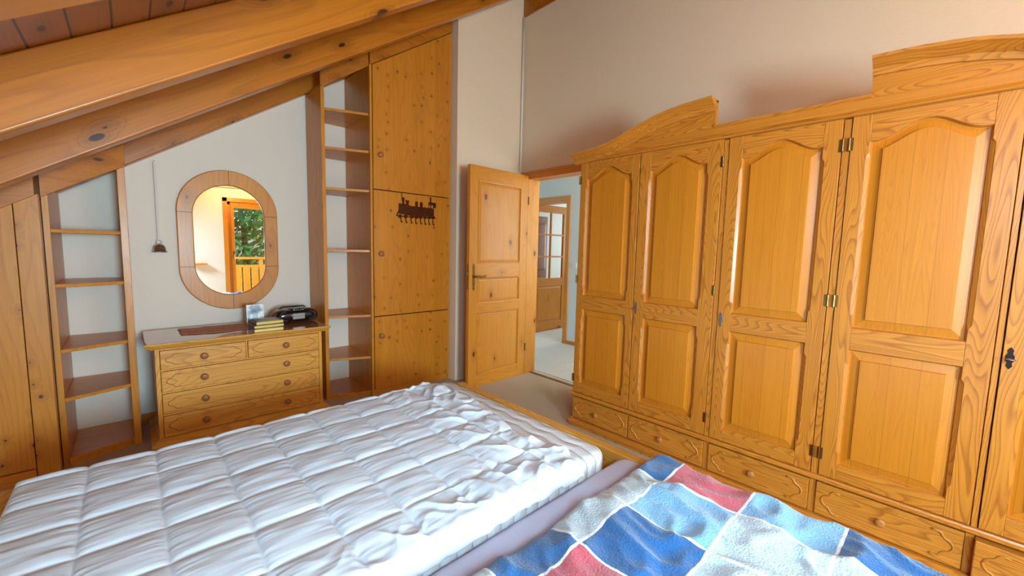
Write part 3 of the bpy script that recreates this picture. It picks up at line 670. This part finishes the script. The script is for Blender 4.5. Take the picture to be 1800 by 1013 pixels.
# lock edge plate, handle with long plate
hd = MB(); uh, vh = LW-0.050, 1.045
plate = [(-0.014, -0.115), (0, -0.128), (0.014, -0.115), (0.010, -0.09), (0.017, -0.06), (0.012, -0.03), (0.017, 0.0), (0.012, 0.05), (0.016, 0.08), (0.009, 0.105), (0, 0.118), (-0.009, 0.105), (-0.016, 0.08), (-0.012, 0.05), (-0.017, 0), (-0.012, -0.03), (-0.017, -0.06), (-0.010, -0.09)]
hd.prism([(uh+a, vh+b) for a, b in plate], LT, LT+0.004, dmp)
hp_ = hd.build('handle_plate', M['brass'], dl, bevel=0.001)
lv = MB().lathe(dmp(uh, vh, LT+0.003), (0, -1, 0), [(0, 0.012), (0.01, 0.011), (0.012, 0.008), (0.04, 0.008)], 16)
lv.tube([dmp(uh, vh, LT+0.042), dmp(uh-0.03, vh+0.002, LT+0.046), dmp(uh-0.07, vh-0.003, LT+0.044), dmp(uh-0.10, vh-0.002, LT+0.038), dmp(uh-0.118, vh+0.008, LT+0.036)], [0.010, 0.009, 0.008, 0.010, 0.006])
lv.build('door_handle', M['brass'], hp_, smooth=True)
box(-LW-0.0015, -LW+0.001, -0.032, -0.012, 0.93, 1.16).build('lock_edge_plate', M['brass'], dl)
box(-LW-0.012, -LW, -0.028, -0.016, 1.06, 1.085).build('latch', M['steel'], dl, bevel=0.002)
for z_ in (0.25, 1.75): MB().lathe((0.004, -LT-0.004, z_), (0, 0, 1), [(0, 0.006), (0.08, 0.006)], 10).build('hinge', M['brass'], dl)
dl.rotation_euler = (0, 0, math.radians(1.5))

# ------------------------------------------------------------------ landing beyond the doorway
HX = 4.39
struct(box(3.1, 7.0, 1.0, 5.6, -0.12, 0.0).build('floor_hall', M['carpet_hall']))
mb = MB(); mb.box(HX, HX+0.1, 1.0, 3.55, 0, 2.6); mb.box(HX, HX+0.1, 4.42, 5.6, 0, 2.6); mb.box(HX, HX+0.1, 3.55, 4.42, 2.0, 2.6)
struct(mb.build('wall_hall', M['plaster_hall']))
struct(box(3.1, 7.0, 1.0, 5.6, 2.6, 2.66).build('ceiling_hall', M['plaster_hall']))
struct(box(3.1, 7.0, 5.6, 5.7, 0, 2.66).build('wall_hall_end', M['plaster_hall']))
struct(box(7.0, 7.1, 1.0, 5.7, 0, 2.66).build('wall_far_room', M['plaster_hall']))
struct(MB().box(3.1, HX, 0.9, 1.0, 0, 0.8).box(3.1, HX, 0.9, 1.0, 2.2, 2.66).box(HX, 7.1, 0.9, 1.0, 0, 2.66).build('wall_hall_near', M['plaster_hall']))
wh = struct(MB().box(3.1, 3.16, 0.93, 0.97, 0.8, 2.2).box(HX-0.06, HX, 0.93, 0.97, 0.8, 2.2).box(3.16, HX-0.06, 0.93, 0.97, 0.8, 0.86).box(3.16, HX-0.06, 0.93, 0.97, 2.14, 2.2).build('added_landing_window', M['pine_X']))  # landing window added out of view for the fill light
box(3.16, HX-0.06, 0.948, 0.952, 0.86, 2.14).build('pane', M['glass'], wh)
mb = MB(); mb.box(HX-0.018, HX+0.118, 3.535, 3.60, 0, 2.045); mb.box(HX-0.018, HX+0.118, 4.37, 4.435, 0, 2.045); mb.box(HX-0.018, HX+0.118, 3.60, 4.37, 1.955, 2.045)
struct(mb.build('trim_3', M['door'], bevel=0.003))
struct(box(HX-0.015, HX, 1.0, 3.534, 0, 0.05).build('baseboard_hall', M['pine_Y'], bevel=0.002))
o = box(HX-0.008, HX, 3.40, 3.47, 1.06, 1.13).build('light_switch', M['white_plastic'], bevel=0.003, loc=(HX, 3.435, 1.09)); tag(o, 'white light switch on the landing wall beside the glazed door', 'switch')
# glazed door, opened into the far room
gd = bpy.data.objects.new('door_2', None); COL.objects.link(gd); gd.location = (4.50, 4.36, 0); gd['_w'] = (0, 0, 0); gd['kind'] = 'structure'
gmp = lambda u, v, d: (u, -d, v)
GW = 0.80; gs = 0.10
g1 = MB(); g1.prism([(0, 0.01), (gs, 0.01), (gs, 2.0), (0, 2.0)], 0, 0.04, gmp); g1.prism([(GW-gs, 0.01), (GW, 0.01), (GW, 2.0), (GW-gs, 2.0)], 0, 0.04, gmp)
g1.split('stile', M['door'], gd, bevel=0.003)
g2 = MB()
for va, vb in ((0.01, 0.15), (0.72, 0.85), (1.885, 2.0)): g2.prism([(gs, va), (GW-gs, va), (GW-gs, vb), (gs, vb)], 0.001, 0.039, gmp)
g2.split('rail', M['door_h'], gd, bevel=0.002)
g3 = MB(); raised_panel(gmp, gs, GW-gs, 0.15, 0.72, 0, 0.04, g3, w=0.03); g3.build('door_panel', M['door'], gd)
g4 = MB(); uc = GW/2
g4.box(uc-0.012, uc+0.012, -0.036, -0.006, 0.85, 1.885)
for k in (1, 2): zc = 0.85+k*(1.885-0.85)/3; g4.box(gs, uc-0.012, -0.036, -0.006, zc-0.012, zc+0.012); g4.box(uc+0.012, GW-gs, -0.036, -0.006, zc-0.012, zc+0.012)
g4.split('glazing_bar', M['door'], gd, bevel=0.003)
for i in range(2):
    for k in range(3):
        ua = gs if i == 0 else uc+0.012; ub = uc-0.012 if i == 0 else GW-gs; za = 0.85+k*0.345+0.012; zb = 0.85+(k+1)*0.345-0.012
        box(ua, ub, -0.022, -0.018, za, zb).build('pane', M['glass_door'], gd)
# rustic cabinet standing behind the glazed door
rc = thing('rustic_cabinet', 'weathered dark carved cabinet seen through the glazed landing door', 'cabinet', (5.2, 4.75, 0))
box(4.72, 5.12, 4.60, 4.98, 0.0, 1.85).build('carcass', M['rustic'], rc, bevel=0.01)
for za, zb in ((0.1, 0.85), (0.95, 1.75)):
    pm = MB(); raised_panel(lambda u, v, d: (u, 4.60-d, v), 4.76, 5.08, za, zb, 0.0, 0.022, pm); pm.build('door', M['rustic'], rc)
struct(box(4.5, 7.0, 5.0, 5.05, 0, 2.6).build('wall_far_room_side', M['plaster_hall']))
sm_ = lambda a_, b_, q: (lambda k: k*k*(3-2*k))(max(0.0, min(1.0, (q-a_)/(b_-a_))))
# rug with ripples on the landing carpet
vs = []; nx, ny = 80, 200
for i in range(nx+1):
    for j in range(ny+1):
        u, v = i/nx, j/ny; x = 3.125+1.235*u; y = 1.05+3.3*v
        h = 0.004+0.012*max(0, math.sin((x*0.35+y)*34+2*noise.noise(Vector((x*3, y*2, 0)))))*math.exp(-((y-2.72)/0.22)**2)*sm_(0.1, 0.4, u)
        vs.append((x, y, h))
o = MB().add(vs, [(i*(ny+1)+j, (i+1)*(ny+1)+j, (i+1)*(ny+1)+j+1, i*(ny+1)+j+1) for i in range(nx) for j in range(ny)]).build('landing_rug', M['carpet_hall'], loc=(3.8, 2.6, 0), smooth=True)
tag(o, 'rippled cream rug on the landing floor beyond the doorway', 'rug'); md = o.modifiers.new('s', 'SOLIDIFY'); md.thickness = 0.003; md.offset = -1

# ------------------------------------------------------------------ wardrobe
XF = 2.37; YL, YR = 1.832, -0.63
wd = thing('wardrobe', 'large five-door pine wardrobe with a broken pediment and drawers below', 'wardrobe', (2.66, 0.6, 0))
wmp = lambda u, v, d: (XF-d, YL-u, v)      # u runs left to right as seen in the room
Wd = YL-YR
ca = MB(); ca.box(XF+0.022, 2.945, YL-0.02, YL, 0.05, 1.93); ca.box(XF+0.022, 2.945, YR, YR+0.02, 0.05, 1.93); ca.box(2.93, 2.945, YR+0.02, YL-0.02, 0.05, 1.93)
ca.box(XF+0.022, 2.93, YR+0.02, YL-0.02, 1.90, 1.93); ca.box(XF+0.022, 2.93, YR+0.02, YL-0.02, 0.225, 0.245)
for yy in (0.858, 0.350, -0.165): ca.box(XF+0.022, 2.93, yy-0.010, yy+0.010, 0.245, 1.90)
ca.build('carcass', M['ward_Z'], wd, bevel=0.002)
up = MB()
for ya, yb in ((0.8445, 0.8715), (0.336, 0.363), (-0.174, -0.157)): up.box(XF+0.006, XF+0.03, ya, yb, 0.25, 1.915)
up.split('upright', M['ward_Z'], wd, bevel=0.002)
# ledge between doors and drawers
lg = [(0.0, 0.225), (0.012, 0.227), (0.022, 0.234), (0.022, 0.240), (0.012, 0.243), (0.008, 0.250), (-0.02, 0.250), (-0.02, 0.225)]
def sweep_y(profile, ya, yb, mb, side=0.0):
    mb.loft([[(XF-d, ya+(d if side else 0), z_) for d, z_ in profile], [(XF-d, yb-(d if side else 0), z_) for d, z_ in profile]], True, True, True)
mb = MB(); sweep_y(lg, YL+0.004, YR-0.004, mb, 1); mb.build('ledge_moulding', M['ward_Y'], wd)
pl = [(0.0, 0.0), (0.026, 0.0), (0.026, 0.024), (0.038, 0.028), (0.038, 0.038), (0.026, 0.043), (0.012, 0.050), (-0.5, 0.050), (-0.5, 0.0)]
mb = MB(); sweep_y(pl, YL+0.006, YR-0.006, mb); mb.build('plinth', M['ward_Y'], wd)
# doors: name, y-left, y-right
doors = [(1.829, 1.369, 0.058, 0.056), (1.363, 0.874, 0.070, 0.080), (0.842, 0.366, 0.066, 0.068), (0.333, -0.154, 0.066, 0.072), (-0.177, -0.625, 0.062, 0.062)]
DZ0, DZ1 = 0.254, 1.918
def lock_plate(mp, u, v, d, mb):
    pts = [(0, 0.042), (0.008, 0.030), (0.006, 0.018), (0.011, 0.008), (0.011, -0.008), (0.006, -0.018), (0.008, -0.030), (0, -0.042), (-0.008, -0.030), (-0.006, -0.018), (-0.011, -0.008), (-0.011, 0.008), (-0.006, 0.018), (-0.008, 0.030)]
    mb.prism([(u+a, v+b) for a, b in pts], d, d+0.003, mp)
hinges = {0: 'L', 1: 'R', 2: 'R', 3: 'L', 4: 'R'}
for k, (ya, yb, sl, sr) in enumerate(doors):
    u0, u1 = YL-ya, YL-yb; a, b = u0+sl, u1-sr
    top_o = dict(u0=a, u1=b, v0=0.978, v1=1.805, h=0.066); low_o = dict(u0=a, u1=b, v0=0.326, v1=0.879, h=0.0)
    nt_ = 0.009; T0 = -0.021
    fm = MB(); rm = MB()
    def side_pts(o_, right):
        ys = [o_['v0']+0.05, o_['v0']+0.068, o_['v1']-0.068, o_['v1']-0.05]; q = (0, nt_, nt_, 0)
        return [((b+w) if right else (a-w), v) for v, w in zip(ys, q)]
    lt = [(u0, DZ0), (a, DZ0)] + side_pts(low_o, False) + side_pts(top_o, False) + [(a, DZ1), (u0, DZ1)]
    rt_ = [(u1, DZ0), (b, DZ0)] + side_pts(low_o, True) + side_pts(top_o, True) + [(b, DZ1), (u1, DZ1)]
    fm.prism(lt, T0, 0, wmp); fm.prism(rt_[::-1], T0, 0, wmp)
    door = fm.build('door', M['ward_Z'], wd, bevel=0.0018)
    # rails
    arch = [(u, v) for u, v in outline(a, b, 0.978, 1.805, 0.066)[6:-4]]   # from right to left along the arch
    rm.prism(arch + [(a, DZ1), (b, DZ1)], T0, -0.0004, wmp)
    rm.prism([(a, 0.879), (b, 0.879), (b, 0.978), (a, 0.978)], T0, -0.0004, wmp)
    rm.prism([(a, DZ0), (b, DZ0), (b, 0.326), (a, 0.326)], T0, -0.0004, wmp)
    rm.split('rail', M['ward_Y'], door, bevel=0.0018)
    cm = MB()
    for o_ in (top_o, low_o):
        A = outline(notch=nt_, **o_); B = outline(i=0.0, **o_)
        B = outline(i=0.004, **o_)
        cm.loft([[wmp(u, v, -0.0003) for u, v in A], [wmp(u, v, -0.010) for u, v in B], [wmp(u, v, -0.018) for u, v in B]], True)
    cm.split('chamfer_moulding', M['ward_Z'], door)
    for o_ in (top_o, low_o):
        pm = MB(); raised_panel(wmp, o_['u0'], o_['u1'], o_['v0'], o_['v1'], o_['h'], 0.0, pm, w=0.042, low=-0.018, high=-0.001, lip=0.008)
        pm.build('raised_panel', M['ward_panel'], door)
    hu = u0-0.005 if hinges[k] == 'L' else u1+0.005
    for hz in (0.36, 1.095, 1.80):
        hm = MB(); sgn = 1 if hinges[k] == 'L' else -1
        hm.lathe(wmp(hu, hz-0.03, 0.003), (0, 0, 1), [(0, 0.002), (0.003, 0.005), (0.057, 0.005), (0.06, 0.002)], 10)
        hm.prism([(hu, hz-0.028), (hu+sgn*0.014, hz-0.028), (hu+sgn*0.014, hz+0.028), (hu, hz+0.028)], 0, 0.0015, wmp)
        hm.build('hinge', M['brass'], door)
    if k in (1, 2, 4):
        lk = MB(); ul = u0+0.018; lock_plate(wmp, ul, 0.938, 0, lk)
        lp_ = lk.build('lock_plate', M['pewter'] if k != 4 else M['iron'], door, bevel=0.0006)
        if k in (1, 4):
            ky = MB().tube([wmp(ul, 0.938, 0.002), wmp(ul, 0.938, 0.022)], 0.0025)
            ky.tube([wmp(ul+0.011*math.cos(a_*PI/6), 0.938, 0.032+0.010*math.sin(a_*PI/6)) for a_ in range(12)], 0.0022, close=True)
            ky.build('key', M['pewter'], door, smooth=True)
dr = [(1.826, 1.366), (1.357, 0.874), (0.842, 0.366), (0.336, -0.146), (-0.172, -0.625)]
ky_ = (1.61, 1.127, 0.613, 0.098, -0.395)
for k, (ya, yb) in enumerate(dr):
    mpk = wmp if k < 4 else (lambda u, v, d: (XF-0.03-d, YL-u, v))
    drawer(wd, mpk, YL-ya, YL-yb, 0.056, 0.214, 0.0, M['ward_Y'], M['knobwood'], ((YL-ky_[k]),), (-1, 0, 0), 0.0175, carve_r=0.0018, end_r=0.0052, dd=0.021 if k < 4 else 0.25)
# frame between the drawers
mb = MB()
for ya, yb in ((1.365, 1.358), (0.872, 0.844), (0.364, 0.338), (-0.148, -0.171)): mb.box(XF+0.010, XF+0.03, yb, ya, 0.052, 0.222)
mb.split('drawer_divider', M['ward_Z'], wd)
# cornice with broken pediment
half = [(1.870, 1.975), (1.80, 1.977), (1.72, 1.981), (1.64, 1.989), (1.56, 2.003), (1.48, 2.026), (1.40, 2.055), (1.32, 2.082), (1.24, 2.104), (1.16, 2.119), (1.08, 2.128), (1.00, 2.133), (0.922, 2.136)]
cyc = (YL+YR)/2
right = [(2*cyc-y, z) for y, z in half][::-1]
cr = MB()
# straight frieze board
cr.box(XF-0.012, XF+0.02, YR-0.004, YL+0.004, 1.922, 1.985)
cr.build('frieze', M['ward_Y'], wd, bevel=0.002)
for pts in (half, right):
    bd = MB(); n = len(pts)
    F0 = [(XF-0.010, y, z-0.004) for y, z in pts]; F1 = [(XF-0.010, y, 1.96) for y, z in pts]
    B0 = [(XF+0.018, y, z-0.004) for y, z in pts]; B1 = [(XF+0.018, y, 1.96) for y, z in pts]
    bd.loft([[F0[k], F1[k], B1[k], B0[k]] for k in range(n)], True, True, True)
    bd.build('pediment_board', M['ward_Y'], wd)
prof = [(0.006, -0.064), (0.022, -0.062), (0.026, -0.050), (0.028, -0.040), (0.048, -0.030), (0.070, -0.016), (0.080, -0.012), (0.084, 0.0), (-0.02, 0.0), (-0.02, -0.012), (0.006, -0.012)]
for pts in (half, right):
    cm = MB(); lo = [[(XF-d, y, z+h) for d, h in prof] for y, z in pts]; cm.loft(lo, True, True, True); cm.build('crown_moulding', M['ward_Y'], wd)
# returns of the crown at both ends
for ye, sg in ((1.870, 1), (2*cyc-1.870, -1)):
    cm = MB(); cm.box(XF-0.02, 2.92, min(ye, ye-sg*0.03), max(ye, ye-sg*0.03), 1.935, 1.975); cm.build('side_cornice', M['ward_X'], wd, bevel=0.008)
mb = MB(); sweep_y([(0.0, 1.918), (0.018, 1.920), (0.024, 1.927), (0.018, 1.934), (0.014, 1.942), (0.0, 1.945)], YL+0.004, YR-0.004, mb); mb.build('lower_moulding', M['ward_Y'], wd)
mb = MB(); sweep_y([(0.0, 1.985), (0.012, 1.985), (0.020, 1.992), (0.020, 1.998), (-0.02, 1.998), (-0.02, 1.985)], 0.925, 2*cyc-0.925, mb); mb.build('top_moulding', M['ward_Y'], wd)

# ------------------------------------------------------------------ bed
bf = thing('bed_frame', 'low brown wooden double bed frame beside the wardrobe', 'bed', (0.65, 0.9, 0))
box(1.575, 1.625, -0.55, 2.20, 0.02, 0.385).build('foot_board', M['chest_Y'], bf, bevel=0.006)
box(-0.343, 1.575, 2.155, 2.19, 0.05, 0.27).build('side_rail', M['chest_X'], bf, bevel=0.005)
box(-0.343, 1.575, -0.55, -0.515, 0.05, 0.27).build('side_rail', M['chest_X'], bf, bevel=0.005)
box(-0.378, -0.343, -0.55, 2.22, 0.02, 0.405).build('head_board', M['chest_Y'], bf, bevel=0.006)
box(-0.343, 1.575, -0.515, 2.155, 0.19, 0.218).build('slat_base', M['chest_Y'], bf)
for x in (-0.34, 1.515):
    for y in (-0.5, 2.09): box(x, x+0.055, y, y+0.055, 0, 0.19).build('leg', M['chest_Z'], bf, bevel=0.003)
def rounded_slab(x0, x1, y0, y1, z0, z1, r, name, mats, label, cat, sub=6, rc=0.07):
    # rounded-corner mattress with soft edges
    def rr(ins, z):
        pts = []
        R_ = max(rc-ins, 0.01)
        for cx_, cy_, a0_ in ((x1-ins-R_, y1-ins-R_, 0), (x0+ins+R_, y1-ins-R_, 90), (x0+ins+R_, y0+ins+R_, 180), (x1-ins-R_, y0+ins+R_, 270)):
            for k in range(9): a_ = math.radians(a0_+90*k/8); pts.append((cx_+R_*math.cos(a_), cy_+R_*math.sin(a_), z))
        return pts
    loops = []
    for k in range(sub+1): a_ = -PI/2+PI/2*k/sub; loops.append(rr(r-r*math.cos(a_), z0+r+r*math.sin(a_)))
    for k in range(sub+1): a_ = PI/2*k/sub; loops.append(rr(r-r*math.cos(a_), z1-r+r*math.sin(a_)))
    o = MB().loft(loops, True, True, True).build(name, mats, loc=((x0+x1)/2, (y0+y1)/2, z0), smooth=True); tag(o, label, cat); return o
M1T = 0.45
rounded_slab(-0.335, 1.47, 0.925, 2.13, 0.2185, M1T, 0.035, 'mattress', M['ticking'], 'white quilted mattress under the white duvet, far side of the bed', 'mattress')
o = rounded_slab(-0.335, 1.566, -0.46, 0.918, 0.2185, 0.405, 0.045, 'mattress', M['lavender'], 'mattress in a lavender fitted sheet under the colourful duvet', 'mattress')

# white duvet ------------------------------------------------------
def interp(tab, v):
    if v <= tab[0][0]: return tab[0][1]
    for (a_, b_), (c_, d_) in zip(tab, tab[1:]):
        if v <= c_: return b_+(d_-b_)*(v-a_)/(c_-a_)
    return tab[-1][1]
sm = lambda e0, e1, v: (lambda q: q*q*(3-2*q))(max(0, min(1, (v-e0)/(e1-e0))))
CU, CV = 0.185, 0.190
XLINE, YLINE = -0.150, 2.060
edge_r = [(0.86, 1.26), (0.95, 1.275), (1.0, 1.29), (1.08, 1.30), (1.16, 1.265), (1.22, 1.225), (1.30, 1.255), (1.40, 1.275), (1.52, 1.31), (1.62, 1.33), (1.74, 1.35), (1.9, 1.345), (2.02, 1.335), (2.10, 1.29)]
nz = lambda x, y, z, s=0.0: noise.noise(Vector((x, y, z+s)))
def quilt_h(x, y, xe):
    # billow of the cells, stitched seams, then fine wrinkles
    wob = 0.008*nz(x*4, y*4, 3); wob2 = 0.007*nz(x*3, y*5, 8)
    u = (x-XLINE+wob)/CU; v = (YLINE-y+wob2)/CV
    du, dv = abs(u-round(u))*CU, abs(v-round(v))*CV      # distance to the nearest seam in metres
    pu, pv = 1-math.exp(-du/0.010), 1-math.exp(-dv/0.010)
    puff = pu*pv
    h = 0.010*puff+0.004*math.sin(PI*min(1, du*2/CU)/2)*math.sin(PI*min(1, dv*2/CV)/2)
    near = math.exp(-du/0.035)
    pk = nz(x*6, y*50, 1.7)*0.6+nz(x*12, y*95, 4.4)*0.4
    h += 0.0044*pk*(0.18+1.1*near)*puff
    h += 0.0035*(nz(x*4+y*7, y*13-x*5, 9.1)+0.5*nz(x*11-y*5, y*24+x*7, 5.1))
    h += 0.006*nz(x*2.2, y*2.2, 0.7)
    # crumpled zone towards the right end and the near edge
    cr_ = max(sm(0.86, 1.22, x), sm(1.22, 1.02, y)*sm(0.3, 0.9, x)*0.9, 0.5*sm(1.12, 1.0, y))
    if cr_ > 0:
        r1 = 1-abs(nz(x*7+y*4, y*5-x*3, 2.2))*3.2; r2 = 1-abs(nz(x*12-y*5, y*9+x*4, 6.6))*3
        h += cr_*(0.013*max(0, r1)**1.5+0.008*max(0, r2)+0.010*nz(x*5, y*5, 0.3))
    return h
vs = []; nx, ny = 480, 360; Y0, Y1 = 0.885, 2.105
nd = 10
for i in range(nx+1):
    for j in range(ny+1):
        v = j/ny; y = Y0+(Y1-Y0)*v
        xe = interp(edge_r, y)+0.010*nz(0, y*22, 4)
        x = -0.328+(xe+0.328)*i/nx
        yy = y+0.006*nz(x*6, 0, v*2)
        # distance to the borders of the duvet
        dn = y-Y0; df = Y1-y; dx = xe-x; dl_ = x+0.328
        if df < 0.02 or dl_ < 0.02: pass
        m_ = min(df, dx, dl_)
        edge = math.sqrt(max(0.0, 1-(1-min(1, m_/0.028))**2))
        z = M1T+0.003+edge*(0.014+quilt_h(x, yy, xe))
        # near side: the duvet rolls over the mattress edge and hangs a little
        if y < 0.955:
            tdown = (0.955-y)/0.07
            a_ = min(1, tdown)*PI/2
            y3 = 0.955-0.052*math.sin(a_)+0.008*nz(x*14, 1, 2)*tdown
            hang = 0.052*(1-math.cos(a_))+0.030*max(0, tdown-0.55)+0.008*nz(x*9, 3, 5)*tdown
            yy = y3; z = max(z-hang, 0.413)
        else: yy = y
        vs.append((x, yy, z))
fs = [(i*(ny+1)+j, (i+1)*(ny+1)+j, (i+1)*(ny+1)+j+1, i*(ny+1)+j+1) for i in range(nx) for j in range(ny)]
o = MB().add(vs, fs).build('duvet', M['quilt'], loc=(0.5, 1.5, M1T), smooth=True); tag(o, 'plain white quilted duvet spread over the far mattress', 'duvet')
md = o.modifiers.new('s', 'SOLIDIFY'); md.thickness = 0.004; md.offset = -1

# patchwork terry duvet ----------------------------------------------
Xc = [1.60, 1.385, 1.135, 0.885, 0.625, 0.375, 0.125, -0.125, -0.33]
Yc = [0.775, 0.635, 0.385, 0.135, -0.115, -0.365, -0.44]
pat = [['t_blue', 't_red', 't_light', 't_blue', 't_grey', 't_red'],
       ['t_grey', 't_light', 't_white', 't_grey', 't_blue', 't_light'],
       ['t_grey', 't_blue', 't_white', 't_red', 't_light', 't_grey'],
       ['t_blue', 't_red', 't_light', 't_blue', 't_grey', 't_blue'],
       ['t_grey', 't_light', 't_grey', 't_light', 't_red', 't_white'],
       ['t_light', 't_blue', 't_red', 't_grey', 't_blue', 't_light'],
       ['t_red', 't_grey', 't_blue', 't_white', 't_light', 't_red'],
       ['t_white', 't_light', 't_grey', 't_blue', 't_red', 't_grey']]
tm = ['t_blue', 't_red', 't_light', 't_grey', 't_white', 't_line']
def split(c, lw=0.0045, step=0.0085):
    g = []; tagl = []
    for k in range(len(c)-1):
        a_ = c[k]-(lw if k else 0); b_ = c[k+1]+(lw if k < len(c)-2 else 0)
        n_ = max(1, int(abs(a_-b_)/step))
        for q in range(n_): g.append(a_+(b_-a_)*q/n_); tagl.append(k)
        g.append(b_); tagl.append(-1)
    return g, tagl[:-1]
gx, tx = split(Xc); gy, ty = split(Yc)
vs = []
def towel_h(x, y):
    h = 0.014*nz(x*3.2, y*3.2, 11)+0.010*nz(x*8, y*8, 21)
    r1 = 1-abs(nz(x*4+y*2.5, y*4-x*3, 31))*3.4; h += 0.016*max(0, r1)
    r2 = 1-abs(nz(x*9-y*3, y*7+x*3, 41))*3.4; h += 0.009*max(0, r2)
    return h+0.0016*nz(x*60, y*60, 51)
for x in gx:
    for y in gy:
        dw = 0.030*nz(x*3, y*3, 61); x2 = x+0.012*nz(x*4, y*4, 71)+0.006*math.sin(y*9); y2 = y+0.010*nz(x*4, y*4, 81)
        dxe = Xc[0]-x; dye = Yc[0]-y; dn_ = y-Yc[-1]; dlft = x-Xc[-1]
        m_ = min(dye, dn_, dlft, dxe*0.9); ed = math.sqrt(max(0, 1-(1-min(1, m_/0.05))**2))
        z = 0.409+ed*(0.058+towel_h(x, y))
        x3 = x2 - (0.02*(1-min(1, dxe/0.05)))
        if x > 1.50: z -= 0.02*((x-1.50)/0.1)**2
        y3 = min(y2, 0.80)
        vs.append((x3-0.010*sm(0.4, -0.1, y), y3, max(z, 0.4085)))
NY = len(gy); fs = []; mi = []
for i in range(len(gx)-1):
    for j in range(NY-1):
        fs.append((i*NY+j, (i+1)*NY+j, (i+1)*NY+j+1, i*NY+j+1))
        if tx[i] < 0 or ty[j] < 0: k_ = 't_line'
        else: k_ = pat[tx[i]][ty[j]]
        mi.append(tm.index(k_))
mb = MB(); mb.v = vs; mb.f = fs; mb.mi = mi
o = mb.build('duvet', [M[k_] for k_ in tm], loc=(0.6, 0.2, 0.41), smooth=True); tag(o, 'crumpled terry duvet in blue, red and white patchwork squares', 'duvet')

for o in bpy.data.objects:
    if '_w' in o: del o['_w']
